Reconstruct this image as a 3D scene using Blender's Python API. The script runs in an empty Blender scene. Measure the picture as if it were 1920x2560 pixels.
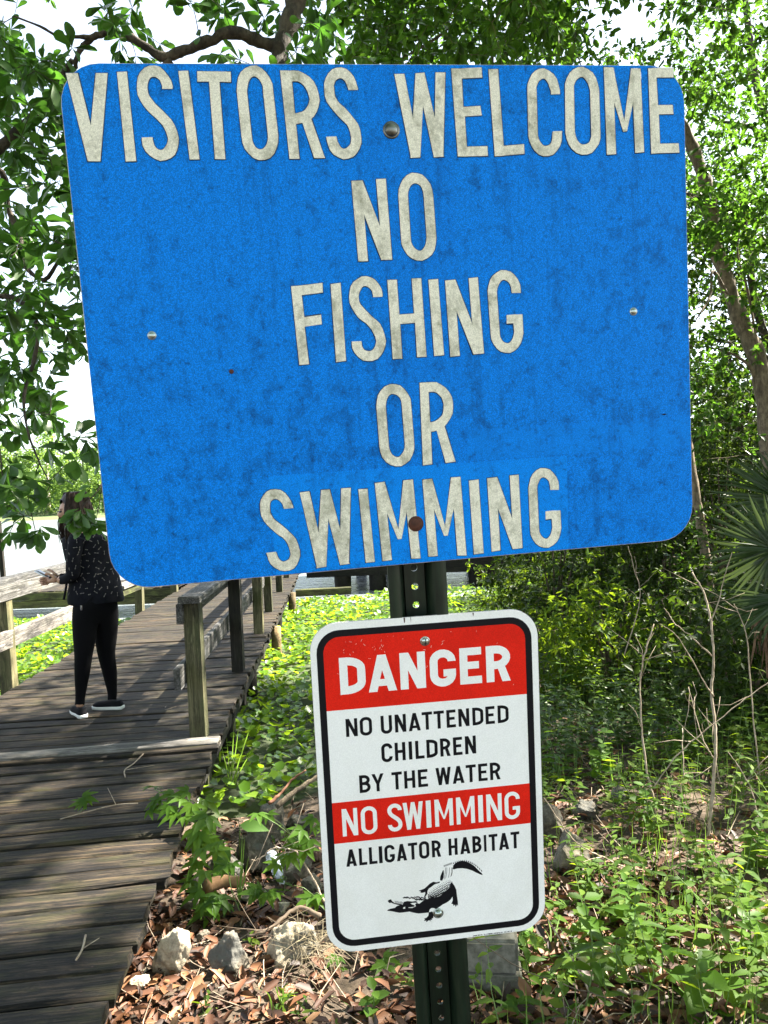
import bpy, math, random
import numpy as np
from mathutils import Vector, Matrix, noise as mnoise
from mathutils.geometry import delaunay_2d_cdt
from mathutils.bvhtree import BVHTree

random.seed(7)
RNG = np.random.default_rng(7)
scene = bpy.context.scene
COL = scene.collection

# ------------------------------------------------------------------ camera, world, sun, exposure
CAM_Z = 2.1
FPX, IW, IH = 1800.0, 1920, 2560
ROLL, PITCH = math.radians(2.2), math.radians(1.46)
Fv = np.array([0, math.cos(PITCH), -math.sin(PITCH)])
U0 = np.array([0, math.sin(PITCH), math.cos(PITCH)])
R0 = np.array([1.0, 0, 0])
Rv = R0 * math.cos(ROLL) - U0 * math.sin(ROLL)
Uv = U0 * math.cos(ROLL) + R0 * math.sin(ROLL)
CAM = np.array([0, 0, CAM_Z])
cam_data = bpy.data.cameras.new('camera')
cam = bpy.data.objects.new('camera', cam_data)
COL.objects.link(cam)
cam.matrix_world = Matrix([[Rv[i], Uv[i], -Fv[i], CAM[i]] for i in range(3)] + [[0, 0, 0, 1]])
cam_data.sensor_fit = 'VERTICAL'
cam_data.sensor_height = 36.0
cam_data.lens = FPX / IH * 36.0
cam_data.clip_start = 0.05
cam_data.clip_end = 6000
scene.camera = cam

SUN = np.array([0.80, 0.36, 1.0]); SUN = SUN / np.linalg.norm(SUN)
world = bpy.data.worlds.new('World')
scene.world = world
world.use_nodes = True
wn = world.node_tree
bg = wn.nodes['Background']
sky = wn.nodes.new('ShaderNodeTexSky')
sky.sky_type = 'NISHITA'
sky.sun_disc = False
sky.sun_elevation = math.asin(SUN[2])
sky.sun_rotation = math.atan2(SUN[0], SUN[1])
sky.air_density = 1.0
sky.dust_density = 1.0
sky.ozone_density = 1.0
hs = wn.nodes.new('ShaderNodeHueSaturation'); hs.inputs['Saturation'].default_value = .55
wn.links.new(sky.outputs[0], hs.inputs['Color']); wn.links.new(hs.outputs[0], bg.inputs[0])
bg.inputs[1].default_value = 0.062
sl = bpy.data.lights.new('sun', 'SUN')
sl.energy = 4.2
sl.angle = math.radians(0.55)
sl.color = (1.0, 0.93, 0.82)
sun = bpy.data.objects.new('sun', sl)
COL.objects.link(sun)
sun.rotation_mode = 'QUATERNION'
sun.rotation_quaternion = Vector(SUN).to_track_quat('Z', 'Y')
scene.view_settings.view_transform = 'Standard'
scene.view_settings.look = 'None'
scene.view_settings.gamma = 1.0
scene.view_settings.use_curve_mapping = False
scene.view_settings.exposure = 3.12
scene.render.engine = 'CYCLES'
scene.cycles.max_bounces = 7
scene.cycles.transparent_max_bounces = 6
scene.cycles.use_denoising = True

# ------------------------------------------------------------------ projection helpers (metres in the world)
def ray(x, y):
    return Fv + Rv * (x - 960) / FPX - Uv * (y - 1280) / FPX
def W(x, y, d):
    return CAM + ray(x, y) * d
def G(x, y, z):
    r = ray(x, y)
    return CAM + r * ((z - CAM_Z) / r[2])
def screen(P):
    d = np.asarray(P) - CAM
    z = d @ Fv
    zz = np.where(np.abs(z) < 1e-6, 1e-6, z)
    return 960 + FPX * (d @ Rv) / zz, 1280 - FPX * (d @ Uv) / zz, z

SHORE = np.array([[-60, 1.0], [-12, 2.4], [-5, 3.4], [-2.2, 4.1], [-0.75, 4.55], [0.1, 6.2], [0.75, 8.3],
                  [1.3, 10.2], [2.4, 13.2], [4.4, 18.5], [9, 31], [20, 46], [60, 80]], float)
def height(x, y):
    x = np.atleast_1d(np.asarray(x, float)); y = np.atleast_1d(np.asarray(y, float))
    best = np.full(x.shape, 1e9)
    for a, b in zip(SHORE[:-1], SHORE[1:]):
        ab = b - a
        t = np.clip(((x - a[0]) * ab[0] + (y - a[1]) * ab[1]) / (ab @ ab), 0, 1)
        best = np.minimum(best, np.hypot(x - a[0] - t * ab[0], y - a[1] - t * ab[1]))
    ys = np.interp(x, SHORE[:, 0], SHORE[:, 1])
    s = np.where(y < ys, best, -best)
    s = s + 0.10 * np.sin(2.3 * x + 1.1 * y) + 0.07 * np.sin(4.1 * y - 1.7 * x)
    z = np.where(s > 0, 0.04 + 0.15 * s, 0.04 + 0.22 * s)
    z = np.where(z > 0.34, 0.34 + 0.14 * (1 - np.exp(-(z - 0.34) / 0.14)), z)
    far = np.clip((x - 1.5) / 8, 0, 1) * np.clip(s / 3, 0, 1)
    z = z + 0.55 * far * far
    z = np.maximum(z, -0.8)
    return z + 0.012 * np.sin(9 * x) * np.cos(8 * y) * (s > 0)
def gz(x, y):
    return float(height(x, y)[0])
def GT(px, py):
    z = 0.3
    for _ in range(25):
        p = G(px, py, z)
        z = 0.5 * z + 0.5 * gz(p[0], p[1])
    return G(px, py, z)

# ------------------------------------------------------------------ object helpers
def tag(o, label=None, cat=None, group=None, kind=None):
    if label: o['label'] = label
    if cat: o['category'] = cat
    if group: o['group'] = group
    if kind: o['kind'] = kind
    return o
def empty(name, loc=(0, 0, 0), rz=0.0, mat=None):
    o = bpy.data.objects.new(name, None)
    o.empty_display_size = 0.1
    COL.objects.link(o)
    if mat is not None:
        o.matrix_world = mat
    else:
        o.location = loc
        o.rotation_euler = (0, 0, rz)
    return o
def link(name, me, parent=None, m=None):
    o = bpy.data.objects.new(name, me)
    COL.objects.link(o)
    if parent is not None:
        o.parent = parent
    if m is not None:
        me.materials.append(m)
    return o
def mesh_arrays(name, V, loops, starts, totals, smooth=False, mats=None):
    me = bpy.data.meshes.new(name)
    me.vertices.add(len(V)); me.vertices.foreach_set('co', np.asarray(V, np.float32).ravel())
    me.loops.add(len(loops)); me.loops.foreach_set('vertex_index', np.asarray(loops, np.int32))
    me.polygons.add(len(starts)); me.polygons.foreach_set('loop_start', np.asarray(starts, np.int32))
    me.polygons.foreach_set('loop_total', np.asarray(totals, np.int32))
    if smooth:
        me.polygons.foreach_set('use_smooth', np.ones(len(starts), bool))
    if mats is not None:
        me.polygons.foreach_set('material_index', np.asarray(mats, np.int32))
    me.update(calc_edges=True)
    return me
def inst_mesh(name, T, TF, P, D, N, L, Wd, smooth=True):
    """copies of the template T (k,3) with faces TF: x along D, y across, z along N"""
    P = np.asarray(P, float); D = np.asarray(D, float); N = np.asarray(N, float)
    n = len(P); k = len(T)
    D = D / np.maximum(np.linalg.norm(D, axis=1, keepdims=True), 1e-9)
    S = np.cross(N, D); S = S / np.maximum(np.linalg.norm(S, axis=1, keepdims=True), 1e-9)
    N = np.cross(D, S)
    L = np.broadcast_to(np.asarray(L, float), (n,)); Wd = np.broadcast_to(np.asarray(Wd, float), (n,))
    T = np.asarray(T, float)
    V = (P[:, None, :] + T[None, :, 0:1] * (D * L[:, None])[:, None, :]
         + T[None, :, 1:2] * (S * Wd[:, None])[:, None, :] + T[None, :, 2:3] * (N * L[:, None])[:, None, :])
    lt = np.concatenate([np.array(f) for f in TF]); tot = np.array([len(f) for f in TF])
    loops = (lt[None, :] + (np.arange(n) * k)[:, None]).ravel()
    totals = np.tile(tot, n)
    starts = np.concatenate([[0], np.cumsum(totals)[:-1]])
    return mesh_arrays(name, V.reshape(-1, 3), loops, starts, totals, smooth)

LEAF = ([(0, 0, 0), (.32, -.5, .09), (.74, -.38, .05), (1, 0, -.06), (.74, .38, .05), (.32, .5, .09)], [(0, 1, 2, 3), (0, 3, 4, 5)])
ROUND = ([(0, 0, 0), (.12, -.42, .1), (.6, -.55, .14), (1, 0, .04), (.6, .55, .14), (.12, .42, .1)], [(0, 1, 2, 3), (0, 3, 4, 5)])
OAK = ([(0, 0, 0), (.35, 0, -.015), (.7, 0, -.03), (.93, 0, -.07), (1, 0, -.09),
        (.2, -.13, .01), (.42, -.3, .03), (.7, -.5, .035), (.9, -.36, -.02), (.98, -.16, -.07),
        (.2, .13, .01), (.42, .3, .03), (.7, .5, .035), (.9, .36, -.02), (.98, .16, -.07)],
       [(0, 5, 6, 1), (1, 6, 7, 2), (2, 7, 8, 3), (3, 8, 9, 4), (0, 1, 11, 10), (1, 2, 12, 11), (2, 3, 13, 12), (3, 4, 14, 13)])
LANCE = ([(0, 0, 0), (.3, 0, -.01), (.65, 0, -.05), (1, 0, -.16),
          (.14, -.3, .03), (.35, -.5, .04), (.65, -.34, -.02), (.86, -.14, -.1),
          (.14, .3, .03), (.35, .5, .04), (.65, .34, -.02), (.86, .14, -.1)],
         [(0, 4, 5, 1), (1, 5, 6, 2), (2, 6, 7, 3), (0, 1, 9, 8), (1, 2, 10, 9), (2, 3, 11, 10)])
BLADE = ([(0, -.5, 0), (0, .5, 0), (.35, .45, .05), (.35, -.45, .05), (.7, .3, -.02), (.7, -.3, -.02), (1, 0, -.18)],
         [(0, 1, 2, 3), (3, 2, 4, 5), (5, 4, 6)])

class MB:
    """collects primitives, then builds ONE mesh"""
    def __init__(s):
        s.V = []; s.F = []; s.M = []; s.n = 0
    def add(s, V, F, m=0):
        s.V.append(np.asarray(V, float)); s.F += [tuple(i + s.n for i in f) for f in F]
        s.M += [m] * len(F); s.n += len(V)
        return s
    def box(s, c, size, R=None, m=0, jit=0.0):
        h = np.asarray(size, float) / 2
        V = np.array([[x, y, z] for x in (-1, 1) for y in (-1, 1) for z in (-1, 1)], float) * h
        if jit: V = V + RNG.normal(0, jit, V.shape)
        if R is not None: V = V @ np.asarray(R, float).T
        return s.add(V + np.asarray(c, float), [(0, 1, 3, 2), (4, 6, 7, 5), (0, 4, 5, 1), (2, 3, 7, 6), (0, 2, 6, 4), (1, 5, 7, 3)], m)
    def tube(s, pts, rad, seg=6, m=0, cap=True, rough=0.0):
        pts = np.asarray(pts, float); n = len(pts)
        rad = np.broadcast_to(np.asarray(rad, float), (n,))
        tg = np.gradient(pts, axis=0); tg = tg / np.maximum(np.linalg.norm(tg, axis=1, keepdims=True), 1e-9)
        a = np.array([0, 0, 1.0]) if abs(tg[0][2]) < .9 else np.array([1.0, 0, 0])
        u = np.cross(tg[0], a); u /= np.linalg.norm(u)
        V = []
        ang = np.arange(seg) * 2 * math.pi / seg
        for i in range(n):
            u = u - tg[i] * (u @ tg[i]); u /= max(np.linalg.norm(u), 1e-9)
            v = np.cross(tg[i], u)
            rr = rad[i] * (1 + (RNG.normal(0, rough, seg) if rough else 0))
            V.append(pts[i] + np.outer(np.cos(ang) * rr, u) + np.outer(np.sin(ang) * rr, v))
        F = []
        for i in range(n - 1):
            for j in range(seg):
                k = (j + 1) % seg
                F.append((i * seg + j, i * seg + k, (i + 1) * seg + k, (i + 1) * seg + j))
        if cap:
            F.append(tuple(range(seg))[::-1]); F.append(tuple((n - 1) * seg + j for j in range(seg)))
        return s.add(np.concatenate(V), F, m)
    def build(s, name, mats, parent=None, smooth=False):
        me = s.mesh(name, smooth)
        for m in (mats if isinstance(mats, (list, tuple)) else [mats]):
            me.materials.append(m)
        return link(name, me, parent)
    def mesh(s, name, smooth=False):
        V = np.concatenate(s.V)
        tot = np.array([len(f) for f in s.F]); loops = np.array([i for f in s.F for i in f])
        return mesh_arrays(name, V, loops, np.concatenate([[0], np.cumsum(tot)[:-1]]), tot, smooth, s.M)
def curve_pts(P, n=8):
    """Catmull-Rom through the control points"""
    P = np.asarray(P, float)
    if len(P) < 3:
        return np.array([P[0] + (P[-1] - P[0]) * t for t in np.linspace(0, 1, n)])
    Q = np.vstack([2 * P[0] - P[1], P, 2 * P[-1] - P[-2]])
    out = []
    for i in range(1, len(Q) - 2):
        for t in np.linspace(0, 1, n, endpoint=False):
            a, b, c, d = Q[i - 1], Q[i], Q[i + 1], Q[i + 2]
            out.append(.5 * ((2 * b) + (-a + c) * t + (2 * a - 5 * b + 4 * c - d) * t * t + (-a + 3 * b - 3 * c + d) * t ** 3))
    out.append(P[-1])
    return np.array(out)

# ------------------------------------------------------------------ materials
def newmat(name):
    m = bpy.data.materials.new(name); m.use_nodes = True
    nt = m.node_tree; b = nt.nodes['Principled BSDF']
    return m, nt, b
def nd(nt, t, **kw):
    n = nt.nodes.new(t)
    for k, v in kw.items():
        if k in n.bl_rna.properties: setattr(n, k, v)
        else: n.inputs[k.replace('_', ' ')].default_value = v
    return n
def noise_node(nt, vec, scale, detail=4, rough=.55, dist=0.0):
    n = nt.nodes.new('ShaderNodeTexNoise')
    n.inputs['Scale'].default_value = scale; n.inputs['Detail'].default_value = detail
    n.inputs['Roughness'].default_value = rough; n.inputs['Distortion'].default_value = dist
    if vec is not None: nt.links.new(vec, n.inputs['Vector'])
    return n
def ramp(nt, fac, stops, interp='LINEAR'):
    r = nt.nodes.new('ShaderNodeValToRGB'); r.color_ramp.interpolation = interp
    e = r.color_ramp.elements
    while len(e) < len(stops): e.new(0.5)
    for el, (p, c) in zip(e, stops):
        el.position = p; el.color = (*c, 1) if len(c) == 3 else c
    nt.links.new(fac, r.inputs[0]); return r
def mixc(nt, fac, a, b, mode='MIX'):
    n = nt.nodes.new('ShaderNodeMix'); n.data_type = 'RGBA'; n.blend_type = mode
    for inp, v in ((n.inputs[0], fac), (n.inputs[6], a), (n.inputs[7], b)):
        if isinstance(v, (int, float)): inp.default_value = v
        elif isinstance(v, tuple): inp.default_value = (*v, 1)
        else: nt.links.new(v, inp)
    return n.outputs[2]
def mathn(nt, op, a, b=None):
    n = nt.nodes.new('ShaderNodeMath'); n.operation = op
    for inp, v in zip(n.inputs, (a, b)):
        if v is None: continue
        if isinstance(v, (int, float)): inp.default_value = v
        else: nt.links.new(v, inp)
    return n.outputs[0]
def bump(nt, b, h, strength=.4, dist=.01):
    n = nt.nodes.new('ShaderNodeBump'); n.inputs['Strength'].default_value = strength; n.inputs['Distance'].default_value = dist
    nt.links.new(h, n.inputs['Height']); nt.links.new(n.outputs[0], b.inputs['Normal'])
def coords(nt, scale=(1, 1, 1), rnd=True, kind='Object'):
    tc = nt.nodes.new('ShaderNodeTexCoord'); mp = nt.nodes.new('ShaderNodeMapping')
    mp.inputs['Scale'].default_value = scale
    nt.links.new(tc.outputs[kind], mp.inputs['Vector'])
    if rnd:
        oi = nt.nodes.new('ShaderNodeObjectInfo')
        cx = nt.nodes.new('ShaderNodeCombineXYZ')
        nt.links.new(mathn(nt, 'MULTIPLY', oi.outputs['Random'], 37.0), cx.inputs[0])
        nt.links.new(mathn(nt, 'MULTIPLY', oi.outputs['Random'], 91.0), cx.inputs[1])
        nt.links.new(cx.outputs[0], mp.inputs['Location'])
    return mp.outputs[0]
def leaf_mat(name, cols, trans=(0.16, .32, .02), tf=.42, rough=.42, spec=.45, objrand=False):
    m, nt, b = newmat(name)
    if objrand:
        r = nt.nodes.new('ShaderNodeObjectInfo').outputs['Random']
    else:
        r = nt.nodes.new('ShaderNodeNewGeometry').outputs['Random Per Island']
    st = [(i / max(1, len(cols) - 1), c) for i, c in enumerate(cols)]
    rc = ramp(nt, r, st)
    g = coords(nt, rnd=False)
    nz = noise_node(nt, g, 25, 2)
    c = mixc(nt, mathn(nt, 'MULTIPLY', nz.outputs[0], .45), rc.outputs[0], (.03, .05, .01))
    nt.links.new(c, b.inputs['Base Color'])
    b.inputs['Roughness'].default_value = rough; b.inputs['Specular IOR Level'].default_value = spec
    tr = nt.nodes.new('ShaderNodeBsdfTranslucent')
    tc = mixc(nt, .55, rc.outputs[0], trans)
    nt.links.new(tc, tr.inputs[0])
    mx = nt.nodes.new('ShaderNodeMixShader'); mx.inputs[0].default_value = tf
    nt.links.new(b.outputs[0], mx.inputs[1]); nt.links.new(tr.outputs[0], mx.inputs[2])
    nt.links.new(mx.outputs[0], nt.nodes['Material Output'].inputs[0])
    return m
def plain(name, c, rough=.5, metal=0.0, nscale=None, c2=None, bumpd=0.0, spec=.5, rnd=True, nst=(.35, .65)):
    m, nt, b = newmat(name)
    b.inputs['Roughness'].default_value = rough; b.inputs['Metallic'].default_value = metal
    b.inputs['Specular IOR Level'].default_value = spec
    b.inputs['Base Color'].default_value = (*c, 1)
    if nscale:
        n = noise_node(nt, coords(nt, rnd=rnd), nscale, 6, .6)
        r = ramp(nt, n.outputs[0], [(nst[0], c), (nst[1], c2 or c)])
        nt.links.new(r.outputs[0], b.inputs['Base Color'])
        if bumpd: bump(nt, b, n.outputs[0], .6, bumpd)
    return m
def wood_mat(name, dark, mid, light, moss, mossamt=.5, wet=0.55, gs=1.0):
    m, nt, b = newmat(name)
    v = coords(nt, (1.1 * gs, 46 * gs, 46 * gs))
    g1 = noise_node(nt, v, 1.6, 9, .68, .25)
    v2 = coords(nt, (1.0, 2.4, 2.4))
    g2 = noise_node(nt, v2, 1.5, 6, .65)
    v3 = coords(nt, (3 * gs, 190 * gs, 190 * gs))
    g3 = noise_node(nt, v3, 1.0, 5, .7)
    r1 = ramp(nt, g1.outputs[0], [(.3, dark), (.5, mid), (.68, light)])
    stain = ramp(nt, g2.outputs[0], [(.36, (.13, .13, .13)), (.6, (1, 1, 1))])
    c = mixc(nt, 1.0, r1.outputs[0], stain.outputs[0], 'MULTIPLY')
    oi = nt.nodes.new('ShaderNodeObjectInfo')
    tone = ramp(nt, oi.outputs['Random'], [(0, (.45, .46, .47)), (.5, (.85, .84, .8)), (1, (1.35, 1.25, 1.15))])
    c = mixc(nt, 1.0, c, tone.outputs[0], 'MULTIPLY')
    mz = noise_node(nt, coords(nt, (2.2, 6, 6)), 2.0, 5, .6)
    mf = ramp(nt, mz.outputs[0], [(.48, (0, 0, 0)), (.66, (mossamt,) * 3)])
    c = mixc(nt, mf.outputs[0], c, moss)
    g4 = noise_node(nt, coords(nt, (7 * gs, 90 * gs, 90 * gs)), 1.0, 7, .75, .4)
    c = mixc(nt, ramp(nt, g4.outputs[0], [(.52, (0, 0, 0)), (.66, (.75, .75, .75))]).outputs[0], c, mixc(nt, .5, light, mid))
    c = mixc(nt, ramp(nt, noise_node(nt, coords(nt, (2.5, 12, 12)), 2.2, 7, .75, .5).outputs[0], [(.52, (0, 0, 0)), (.6, (.85, .85, .85))]).outputs[0], c, dark)
    cr = ramp(nt, g3.outputs[0], [(.32, (.05, .05, .05)), (.46, (1, 1, 1))])
    c = mixc(nt, .9, c, mixc(nt, 1.0, c, cr.outputs[0], 'MULTIPLY'))
    nt.links.new(c, b.inputs['Base Color'])
    b.inputs['Roughness'].default_value = .82; b.inputs['Specular IOR Level'].default_value = .3
    h = mathn(nt, 'ADD', mathn(nt, 'MULTIPLY', g1.outputs[0], .6), mathn(nt, 'MULTIPLY', g3.outputs[0], .6))
    bump(nt, b, h, 1.0, .009)
    return m
# ------------------------------------------------------------------ ground, water, far bank
M_soil, nt, b = newmat('soil')
n1 = noise_node(nt, coords(nt, rnd=False), 3.5, 8, .65)
n2 = noise_node(nt, coords(nt, rnd=False), 38, 5, .6)
r1 = ramp(nt, n1.outputs[0], [(.35, (.035, .026, .017)), (.5, (.075, .052, .033)), (.68, (.13, .095, .06))])
c = mixc(nt, ramp(nt, n2.outputs[0], [(.4, (0, 0, 0)), (.6, (.6, .6, .6))]).outputs[0], r1.outputs[0], (.05, .035, .022))
nt.links.new(c, b.inputs['Base Color']); b.inputs['Roughness'].default_value = .95
bump(nt, b, n2.outputs[0], .8, .02)

def grid_sheet(name, xs, ys, zf, mat, label=None):
    X, Y = np.meshgrid(xs, ys, indexing='ij')
    Z = zf(X.ravel(), Y.ravel())
    V = np.stack([X.ravel(), Y.ravel(), Z], 1)
    nx, ny = len(xs), len(ys)
    i, j = np.meshgrid(np.arange(nx - 1), np.arange(ny - 1), indexing='ij')
    a = (i * ny + j).ravel()
    loops = np.stack([a, a + ny, a + ny + 1, a + 1], 1).ravel()
    me = mesh_arrays(name, V, loops, np.arange(len(a)) * 4, np.full(len(a), 4), True)
    o = link(name, me, None, mat)
    tag(o, kind='structure')
    return o
xs = np.concatenate([np.arange(-60, -6, 3), np.arange(-6, 8, .12), np.arange(8, 61, 2.5)])
ys = np.concatenate([np.arange(-40, 0, 3), np.arange(0, 12, .12), np.arange(12, 90, 2.0)])
grid_sheet('ground', xs, ys, height, M_soil)

M_water, nt, b = newmat('lake_water')
b.inputs['Base Color'].default_value = (.17, .195, .20, 1)
b.inputs['Roughness'].default_value = .26
b.inputs['IOR'].default_value = 1.33
w1 = noise_node(nt, coords(nt, (.6, 1.6, 1), rnd=False), 2.6, 5, .6)
bump(nt, b, w1.outputs[0], 1.0, .35)
grid_sheet('lake_water', np.array([-3000., -300, -60, 0, 60, 300, 3000]), np.array([-2000., -100, 0, 30, 100, 300, 3500]),
           lambda x, y: np.zeros(len(x)), M_water)
def bank_h(x, y):
    s = y - (118 + 5 * np.sin(x * .031) + 2 * np.sin(x * .13))
    return np.where(s > 0, np.minimum(.02 + s * .05, 1.5), s * .2)
M_bank = plain('bank_grass', (.05, .09, .02), .9, nscale=.6, c2=(.10, .12, .04), rnd=False)
grid_sheet('far_bank', np.arange(-400, 401, 8.), np.concatenate([np.arange(106, 150, 3.), [170, 250, 500]]), bank_h, M_bank)

# ------------------------------------------------------------------ boardwalk
M_plank = wood_mat('weathered_plank', (.003, .0023, .0016), (.014, .010, .006), (.155, .112, .066), (.050, .052, .012), .35)
M_rail = wood_mat('grey_rail_wood', (.04, .038, .034), (.15, .145, .135), (.36, .35, .34), (.10, .10, .05), .15)
M_post = wood_mat('greenish_post_wood', (.045, .043, .02), (.12, .115, .06), (.24, .22, .13), (.07, .085, .03), .6)
M_beam = wood_mat('mossy_beam_wood', (.03, .03, .012), (.08, .085, .03), (.16, .16, .06), (.10, .12, .03), .7)
M_darkwood = wood_mat('dark_pile_wood', (.010, .009, .007), (.025, .022, .017), (.05, .045, .035), (.03, .035, .014), .3)
M_tanwood = wood_mat('sawn_pile_wood', (.12, .08, .04), (.28, .20, .10), (.42, .32, .17), (.12, .11, .05), .3)

DECK = 0.5
M_nail = plain('rusty_nail', (.03, .015, .01), .7, .4)
def xr(y): return float(np.interp(y, [0, 2.2, 3.2, 4.7, 9, 14, 20], [-.86, -.945, -1.02, -1.16, -1.44, -1.76, -2.15]))
def xl(y): return float(np.interp(y, [0, 5, 14, 20], [-3.2, -3.40, -3.84, -4.1]))
def board_mesh(name, L, w, t, seg=8, wob=.004, edge=.003, mat=M_plank, notch=True):
    """a board along x, top at z=0, with uneven eased edges and split ends"""
    xs_ = np.linspace(-L / 2, L / 2, seg + 1)
    prof = [(-w / 2, -t), (-w / 2, -edge * 1.6), (-w / 2 + edge * 1.4, 0), (0, edge * .3), (w / 2 - edge * 1.4, 0), (w / 2, -edge * 1.6), (w / 2, -t)]
    V = []
    for i, x in enumerate(xs_):
        dw, dz = RNG.normal(0, wob * .5), RNG.normal(0, wob * .3)
        for (yy, zz) in prof:
            V.append((x + (RNG.normal(0, .006) if i in (0, seg) else 0), yy + dw * .5 + RNG.normal(0, wob * .28), zz + dz + RNG.normal(0, wob * .12)))
    k = len(prof); F = []
    for i in range(seg):
        for j in range(k):
            F.append((i * k + j, i * k + (j + 1) % k, (i + 1) * k + (j + 1) % k, (i + 1) * k + j))
    F.append(tuple(range(k))[::-1]); F.append(tuple(seg * k + j for j in range(k)))
    mi = [0] * len(F)
    if name == 'plank' and L > 1.9:
        for nx in (-L / 2 + .1, -.05, L / 2 - .11):
            for ny in (-w * .28, w * .26):
                b0 = len(V); cx_, cy_ = nx + RNG.normal(0, .01), ny + RNG.normal(0, .004)
                V += [(cx_ + .0042 * math.cos(a), cy_ + .0042 * math.sin(a), .0022) for a in np.arange(7) * .8976]
                F.append(tuple(range(b0, b0 + 7))); mi.append(1)
    me = bpy.data.meshes.new(name); me.from_pydata(V, [], F); me.update()
    me.materials.append(mat); me.materials.append(M_nail)
    me.polygons.foreach_set('material_index', np.array(mi, np.int32))
    return me
walk = empty('boardwalk', (-1.2, 1.0, DECK))
tag(walk, 'weathered wooden boardwalk with railings leading from the bank out over the hyacinths', 'boardwalk')
def wput(o, loc, rot=(0, 0, 0)):
    o.parent = walk
    o.location = Vector(loc) - walk.location
    o.rotation_euler = rot
    return o
PW = .142
plank_near = [board_mesh('plank', 2.55, PW - RNG.uniform(.006, .014), .045, 10, .006, .007) for _ in range(9)]
plank_far = [board_mesh('plank', 2.06, PW - RNG.uniform(.004, .012), .04, 6, .004, .004) for _ in range(7)]
y = 0.95; i = 0
while y < 15.2:
    near = y < 4.55
    L = 2.55 if near else 2.06
    ang = .125 if y < 4.3 else (.125 + (y - 4.3) / 1.2 * -.055 if y < 5.5 else .07)
    src = plank_near if near else plank_far
    o = link('plank', src[i % len(src)])
    xe = xr(y) + RNG.normal(0, .012)
    cx = xe - L / 2 * math.cos(ang)
    cy = y - L / 2 * math.sin(ang)
    zz = DECK + RNG.normal(0, .0025) + (0.0 if near else .012)
    wput(o, (cx, cy, zz), (RNG.normal(0, .012), RNG.normal(0, .0015), ang + RNG.normal(0, .004)))
    y += PW if near else PW * .99
    i += 1
# the pale sill board across the joint
o = link('sill_board', board_mesh('sill_board', 2.5, .12, .05, 8, .004, .004, M_rail)); wput(o, (xr(4.7) - 1.22, 4.69 - 1.22 * .125, DECK + .035), (0, 0, .125))
# stringers and piles below
def beam(name, p0, p1, w, h, mat, parent=walk, roll=0.0, jit=.003, seg=4, label=None, top=True):
    p0 = np.asarray(p0, float); p1 = np.asarray(p1, float)
    d = p1 - p0; L = np.linalg.norm(d)
    me = board_mesh(name, L, w, h, seg, jit, min(.006, w * .08), mat)
    o = bpy.data.objects.new(name, me); COL.objects.link(o)
    X = Vector(d / L)
    up = Vector((0, 0, 1)) if abs(X.z) < .9 else Vector((0, 1, 0))
    Y = up.cross(X).normalized(); Z = X.cross(Y)
    R = Matrix((X, Y, Z)).transposed() @ Matrix.Rotation(roll, 3, 'X')
    mw = R.to_4x4(); mw.translation = Vector((p0 + p1) / 2)
    o.parent = parent
    if parent is not None:
        o.matrix_parent_inverse = Matrix.Identity(4)
        pm = Matrix.LocRotScale(parent.location, parent.rotation_euler, None)
        o.matrix_local = pm.inverted() @ mw
    else:
        o.matrix_world = mw
    if label: o['label'] = label
    return o
for off in (.10, 1.2, 2.05):
    beam('stringer', (xr(.9) - off, .9, DECK - .047), (xr(4.6) - off, 4.6, DECK - .047), .05, .17, M_darkwood)
    beam('stringer', (xr(4.62) - off, 4.62, DECK - .045), (xr(15) - off, 15, DECK - .045), .05, .19, M_darkwood)
def upright(name, x, y, z0, z1, w, mat, lean=(0, 0), parent=walk, round_=False, label=None, taper=0.0):
    if round_:
        mb = MB(); n = 7
        pts = [(x + lean[0] * t, y + lean[1] * t, z0 + (z1 - z0) * t) for t in np.linspace(0, 1, n)]
        mb.tube(np.array(pts) - np.array(parent.location), [w / 2 * (1 - taper * k / n) for k in range(n)], 12, rough=.03)
        o = mb.build(name, mat, parent, True)
        if label: o['label'] = label
        return o
    return beam(name, (x, y, z0), (x + lean[0], y + lean[1], z1), w, w, mat, parent, label=label)
for yy in (5.9, 7.5, 9.3, 11.0, 12.6):
    upright('pile', xr(yy) + (.0 if yy in (9.3, 12.6) else -.12), yy, -.8, DECK - .07, .13, M_tanwood if yy in (9.3, 12.6) else M_darkwood, round_=True)
    upright('pile', xl(yy) + .1, yy, -.8, DECK - .06, .16, M_darkwood, round_=True)
# right railing
RP = [(505, 1845), (600, 1680), (650, 1585), (675, 1531), (701, 1481), (718, 1446)]
rpos = [G(px, py, DECK) for px, py in RP]
for k, p in enumerate(rpos):
    upright('post', p[0] - .01, p[1] + .05, DECK - .3, 1.425, .105, M_post if k != 1 else M_darkwood, (-.012 + .008 * (k % 3), .0))
a, b_ = rpos[0], rpos[-1]
beam('handrail', (a[0] - .015, a[1] - .12, 1.475), (b_[0] - .01, b_[1] + 1.0, 1.475), .145, .048, M_rail, seg=12)
beam('handrail_side', (a[0] - .085, a[1] - .10, 1.425), (b_[0] - .085, b_[1] + .9, 1.425), .042, .13, M_rail, seg=12)
beam('midrail', (a[0] - .085, a[1] - .22, 1.03), (b_[0] - .085, b_[1] + .9, 1.03), .042, .145, M_rail, seg=12)
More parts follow.
